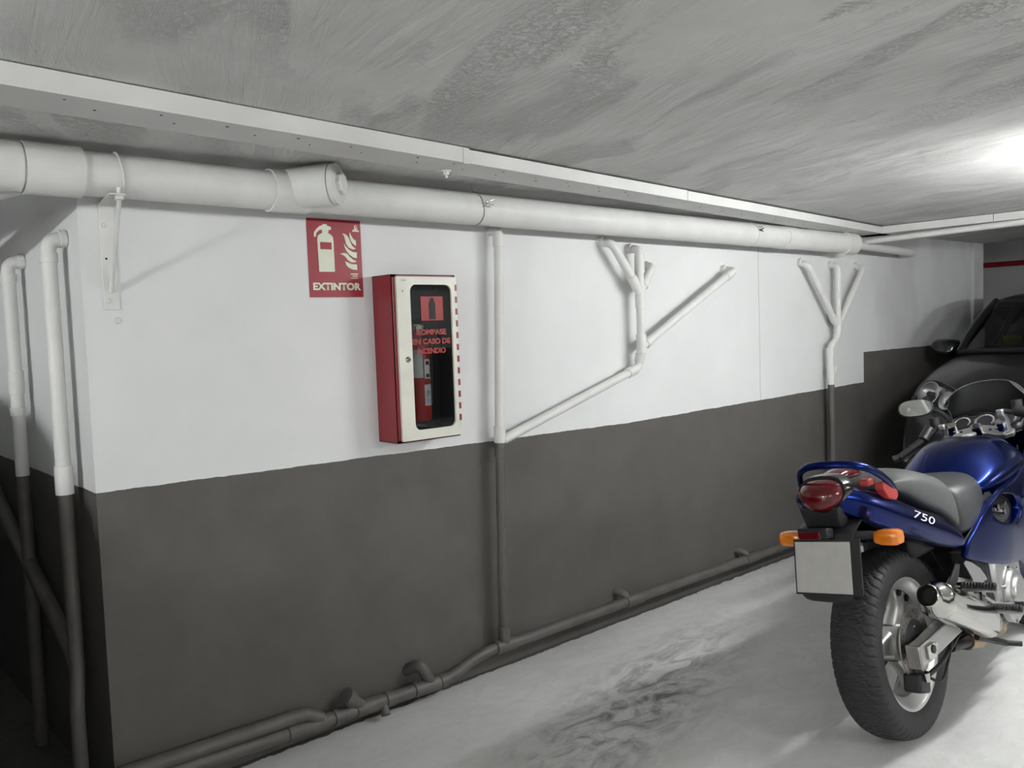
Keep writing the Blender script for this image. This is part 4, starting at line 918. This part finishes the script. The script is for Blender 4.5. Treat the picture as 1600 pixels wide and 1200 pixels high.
# mirrors
def mirr(s):
    c = Vector((1.50, s*.392, 1.043)); fx = Vector((-1, -s*.16, .22)).normalized(); uy = Vector((0, 0, 1)).cross(fx).normalized(); uz = fx.cross(uy)
    def ov(k, t, n=28): return [c+uy*(.079*k*math.copysign(abs(math.cos(a))**.75, math.cos(a)))+uz*(.042*k*math.copysign(abs(math.sin(a))**.8, math.sin(a)))+fx*t for a in [2*math.pi*i/n for i in range(n)]]
    hs = MB().loft([ov(1.0, .006), ov(1.06, .004), ov(1.08, -.005), ov(1.0, -.025), ov(.75, -.045), ov(.4, -.056)]).build('mirror_housing', M_BLKPL, bike)
    MB().loft([ov(.97, .0045), ov(.97, .0075)]).build('mirror_glass', M_MIRROR, hs, smooth=False)
    MB().tube(spline([c-fx*.03-Vector((0, s*.06, .008)), Vector((1.52, s*.29, 1.012)), Vector((1.50, s*.235, .965)), Vector((1.46, s*.20, .93))], 6), [.020]*6+[.014]*6+[.018]*7, 14, flat=.8).build('mirror_stem', M_BLKPL, bike)
both(mirr)
# front mudguard
MB().loft([[(1.465+.318*math.cos(a), y, fwz+.318*math.sin(a)-abs(y)*.12) for y in (-.065, -.045, 0, .045, .065)] for a in [R(20+12*i) for i in range(13)]], cap=False, closed=False).build('front_mudguard', M_BLUE, bike, solid=.004, sub=1)
# rear mudguard, plate, indicators ------------------------------------------
MB().loft([[(x, -w, z), (x-.012, -w*.6, z+.004), (x-.014, 0, z+.005), (x-.012, w*.6, z+.004), (x, w, z), (x+d, w*.95, z), (x+d, -w*.95, z)] for x, w, z, d in ((-.22, .085, .80, .06), (-.30, .105, .785, .05), (-.345, .10, .76, .03), (-.365, .085, .70, .02), (-.385, .10, .60, .015), (-.395, .092, .565, .012), (-.385, .07, .545, .010))]).build('rear_mudguard', M_BLKPL, bike, sub=1)
MB().loft([[(-.36, -.07, .845), (-.36, .07, .845), (-.30, .07, .845), (-.30, -.07, .845)], [(-.345, -.06, .775), (-.345, .06, .775), (-.29, .06, .775), (-.29, -.06, .775)]]).build('tail_underside', M_BLKPL, bike, bevel=.008)
plt = MB().obox((-.402, -.008, .662), (0, .093, 0), (.0155, 0, .078), (.0012, 0, -.0002)).build('number_plate', M_PLATE, bike, smooth=False, bevel=.0008)
MB().obox((-.397, -.020, .662), (0, .112, 0), (.0168, 0, .085), (.0025, 0, -.0005)).build('plate_backing', M_BLKPL, bike, smooth=False, bevel=.002)
MB().obox((-.378, .012, .765), (.022, 0, -.004), (0, .052, 0), (0, 0, .018)).build('plate_lamp', M_BLKPL, bike, bevel=.006)
MB().obox((-.400, .022, .762), (.003, 0, 0), (0, .036, 0), (0, 0, .012)).build('plate_reflector', M_REDL, bike, bevel=.002)
def indicator(s):
    c = Vector((-.262 if s > 0 else -.245, .158*s, .728))
    MB().tube([(-.29, .05*s, .745), (c.x+.008, c.y-.03*s, c.z+.004)], .0135, 12).build('indicator_stalk', M_BLKPL, bike)
    rings = []
    for t, k in ((-.040, .62), (-.034, .82), (-.012, 1.), (.018, 1.02), (.034, .95), (.041, .78)):
        rings.append([(c.x+.030*k*math.copysign(abs(math.cos(a))**.6, math.cos(a)), c.y+s*t, c.z+.0255*k*math.copysign(abs(math.sin(a))**.6, math.sin(a))) for a in [2*math.pi*i/20 for i in range(20)]])
    ind = MB().loft(rings).build('indicator_lens', M_ORG, bike, ang=50)
    MB().tube([(c.x, c.y-s*.041, c.z), (c.x, c.y-s*.03, c.z)], .019, 14).build('indicator_collar', M_BLKPL, ind)
both(indicator)
# inner rear hugger / undertray
MB().loft([[(x, -.075, z-.012), (x, -.07, z), (x, .07, z), (x, .075, z-.012)] for x, z in ((-.30, .765), (-.20, .73), (-.05, .685), (.10, .655), (.25, .60), (.34, .50))], cap=False, closed=False).build('undertray', M_BLKPL, bike, solid=.006)
# ------------------------------------------------------------------ the car (local frame: X backwards from the nose, Y towards the wall, Z up)
car = thing('car', (5.166, 1.497, .2), 'dark grey hatchback parked behind the motorcycle, only its front corner in view', 'car')
car.rotation_euler = (0, 0, .1045)
# x, half width, sill z, shoulder z, centre-top z, shoulder half width
sta = [(-.02, .50, .30, .50, .54, .46), (.03, .68, .24, .60, .66, .62), (.12, .78, .20, .70, .77, .70), (.28, .84, .18, .78, .85, .72), (.55, .875, .18, .86, .925, .74), (.90, .885, .18, .915, .975, .755), (1.22, .885, .18, .945, 1.005, .77), (1.40, .885, .18, .955, 1.0, .80), (2.0, .885, .18, .965, .96, .82), (3.0, .88, .18, .985, .98, .82), (3.7, .86, .20, .99, .985, .78), (4.05, .80, .26, .92, .92, .70), (4.18, .68, .34, .80, .80, .6)]
rings = []
for x, w, z0, zs, zt, ws in sta:
    zm = z0+(zs-z0)*.55
    h = [(0, zt), (ws*.5, zt-.012), (ws*.88, zs+.028), (ws, zs+.008), ((ws+w)/2+.01, zs-.035), (w*.985, zs-.11), (w, zm), (w*.985, z0+.08), (w*.93, z0), (0, z0)]
    rings.append([(x, -y, z) for y, z in h]+[(x, y, z) for y, z in h[-2:0:-1]])
body = MB().loft(rings).build('body', M_CAR, car, sub=2, ang=80)
# cabin
def pil(pts, r, nm='pillar'): return MB().tube(spline(pts, 6), r, 10).build(nm, M_CAR, car)
A0, A1 = (1.20, .735, .975), (1.93, .575, 1.315)
roof = []
for x, z, w in ((1.72, 1.30, .665), (1.80, 1.335, .675), (2.05, 1.375, .67), (2.6, 1.395, .625), (3.2, 1.375, .61), (3.65, 1.32, .58), (3.72, 1.295, .57)):
    roof.append([(x, -w-.02, z-.035), (x, -w, z-.008), (x, -w*.5, z+.012), (x, 0, z+.018), (x, w*.5, z+.012), (x, w, z-.008), (x, w+.02, z-.035), (x, w*.9, z-.045), (x, 0, z-.03), (x, -w*.9, z-.045)])
MB().loft(roof).build('roof', M_CAR, car, sub=1)
for s in (-1, 1):
    pil([(1.16, s*.75, .965), (1.38, s*.725, 1.12), (1.60, s*.695, 1.235), (1.80, s*.675, 1.315)], .028)
    pil([(2.35, s*.80, .97), (2.42, s*.71, 1.2), (2.48, s*.635, 1.36)], .028)
    pil([(3.35, s*.78, .985), (3.45, s*.70, 1.18), (3.5, s*.61, 1.33)], .05)
    pil([(4.0, s*.68, .96), (3.85, s*.63, 1.15), (3.7, s*.575, 1.295)], .045)
    for q in (((1.38, .775, .965), (2.34, .80, .975), (2.47, .64, 1.35), (1.82, .675, 1.315), (1.5, .72, 1.16)), ((2.40, .80, .975), (3.33, .785, .985), (3.48, .63, 1.32), (2.52, .64, 1.355)), ((3.45, .77, .985), (3.95, .68, .97), (3.70, .585, 1.28), (3.55, .62, 1.31))):
        MB().add([(x, s*y, z) for x, y, z in q], [tuple(range(len(q)))]).build('side_window', M_CARGL, car, smooth=False)
def ws_pt(u, v):
    x = 1.16+.62*v-.20*(1-u*u)*(1-v*.45); w = .75+(.68-.75)*v; z = .972+.350*v**.92+.022*(1-u*u); return (x, w*u, z)
V = [ws_pt(-1+2*i/12, j/8) for j in range(9) for i in range(13)]; F = [(j*13+i, j*13+i+1, (j+1)*13+i+1, (j+1)*13+i) for j in range(8) for i in range(12)]
MB().add(V, F).build('windscreen', M_CARGL, car)
MB().add([(4.02, y*.68, .97) for y in (-1, 1)]+[(3.73, y*.56, 1.29) for y in (1, -1)], [(0, 1, 2, 3)]).build('rear_window', M_CARGL, car, smooth=False)
MB().tube(spline([ws_pt(-1, .0), ws_pt(-.5, 0), ws_pt(0, 0), ws_pt(.5, 0), ws_pt(1, 0)], 6), .018, 8).build('scuttle_trim', M_BLKPL, car)
MB().box((1.2, -.70, .88), (1.62, .70, 1.0)).build('dashboard', M_CARIN, car, bevel=.04)
for y in (-.36, .36):
    for x in (2.15, 3.1):
        MB().obox((x+.25, y, .92), (.05, 0, .012), (0, .23, 0), (-.03, 0, .27)).build('seat_back', M_CARIN, car, bevel=.04)
        MB().obox((x+.30, y, 1.24), (.035, 0, 0), (0, .12, 0), (0, 0, .07)).build('headrest', M_CARIN, car, bevel=.03)
MB().box((1.9, -.8, .5), (3.6, .8, .96)).build('cabin_floor', M_CARIN, car, bevel=.03)
MB().obox((1.40, .48, 1.045), (.012, .0, .012), (0, .055, 0), (-.01, 0, .016)).build('windscreen_tag', M_YEL, car, bevel=.002)
# mirrors
for s in (-1, 1):
    c = Vector((1.42, s*.915, .995))
    hs = MB().loft([[c+Vector((.055*t+.01*math.sin(a), s*.10*k*math.copysign(abs(math.cos(a))**.7, math.cos(a)), .066*k*math.copysign(abs(math.sin(a))**.7, math.sin(a)))) for a in [2*math.pi*i/20 for i in range(20)]] for t, k in ((-1, .45), (-.8, .75), (-.3, .97), (.4, 1.), (.9, .97))]).build('mirror_housing', M_BLKG, car, sub=1)
    MB().tube([(1.44, s*.80, .955), c+Vector((0, -s*.06, -.03))], .028, 10).build('mirror_foot', M_BLKPL, car)
    MB().obox(c+Vector((.052, 0, 0)), (.002, 0, 0), (0, .085, 0), (0, 0, .052)).build('mirror_glass', M_MIRROR, hs, bevel=.02)
# headlamps
def headlamp(s):
    c = Vector((.165, s*.565, .735)); n = Vector((-.80, s*.42, .42)).normalized(); u = Vector((0, 0, 1)).cross(n).normalized()*(-s); u = u if u.y*s > 0 else -u; v = n.cross(u); v = v if v.z > 0 else -v
    # outline: u outward, v up
    o2 = [(-.19, -.055), (-.17, -.085), (-.08, -.088), (.05, -.078), (.15, -.050), (.185, .0), (.18, .05), (.14, .09), (.07, .10), (-.02, .075), (-.12, .03), (-.18, -.015)]
    o2 = [(p.x, p.y) for p in spline([Vector((a, b, 0)) for a, b in o2+[o2[0]]], 4)][:-1]
    def rg(k, t): return [c+u*(a*k)+v*(b*k)+n*t for a, b in o2]
    pod = MB().loft([rg(1.03, .012), rg(1.05, .0), rg(1.0, -.10), rg(.8, -.14)]).build('headlamp_bowl', M_SMOKE, car)
    MB().loft([rg(1.0, .0135), rg(.97, .020)]).build('headlamp_bezel', M_SMOKE, pod)
    for (a, b, r) in ((.085, .012, .073), (-.062, -.026, .055)):
        o = c+u*a+v*b+n*.052
        MB().lathe([(0, r), (.006, r*1.04), (.008, r*.98), (-.004, r*.86), (-.022, r*.55), (-.030, r*.22), (-.030, 0)], o-n*.004, n, 28).build('reflector', M_REFL, pod)
        MB().lathe([(-.028, r*.24), (.0, r*.22), (.006, r*.12), (.008, 0)], o, n, 16).build('bulb_shield', M_DKMET, pod)
    MB().tube([c+u*.02+v*.045+n*.02, c+u*.02+v*.045+n*.05], .016, 12).build('marker_bulb', M_REFL, pod)
    MB().loft([rg(1.02, .012), rg(1.0, .04), rg(.93, .065), rg(.75, .078), rg(.4, .084)]).build('headlamp_lens', M_CLEAR, pod)
for s in (-1, 1): headlamp(s)
# grille, bumper, plate, wheels
gr = MB().box((-.03, -.42, .60), (.10, .42, .70)).build('grille', M_BLKPL, car, bevel=.02)
for i in range(3): MB().box((-.042, -.41, .615+.028*i), (-.025, .41, .627+.028*i)).build('grille_bar', M_DKMET, gr, smooth=False)
MB().box((-.05, -.60, .26), (.08, .60, .38)).build('lower_intake', M_BLKPL, car, bevel=.03)
MB().box((-.052, -.26, .43), (-.02, .26, .54)).build('front_plate', M_PLATE, car, bevel=.004)
for x in (.80, 3.35):
    for s in (-1, 1):
        w = MB().lathe([(-.10, .20), (-.10, .29), (-.085, .315), (.085, .315), (.10, .29), (.10, .20)], (x, s*.79, .315), (0, 1, 0), 40).build('tyre', M_RUB, car)
        MB().lathe([(-.03, .0), (-.03, .20), (.09, .205), (.09, .17), (.05, .10), (.05, 0)], (x, s*.79, .315), (0, s, 0), 40).build('wheel_rim', M_RIM, w)
        MB().lathe([(-.1, .345), (-.1, .375), (.104, .375), (.104, .345)], (x, s*.79, .33), (0, 1, 0), 40, closed=True).build('wheel_arch', M_BLKPL, car)

def copy_tree(o, parent=None):
    c = o.copy(); COL.objects.link(c); c.parent = parent
    for ch in list(o.children): copy_tree(ch, c)
    return c
shade_car = copy_tree(car)  # unseen copy, added to keep the lower left side wall in shadow
shade_car.location = (-.78, 1.2, 0); shade_car.rotation_euler = (0, 0, R(88))
tag(shade_car, 'added unseen hatchback that shades the lower side wall left of the wall corner', 'car')
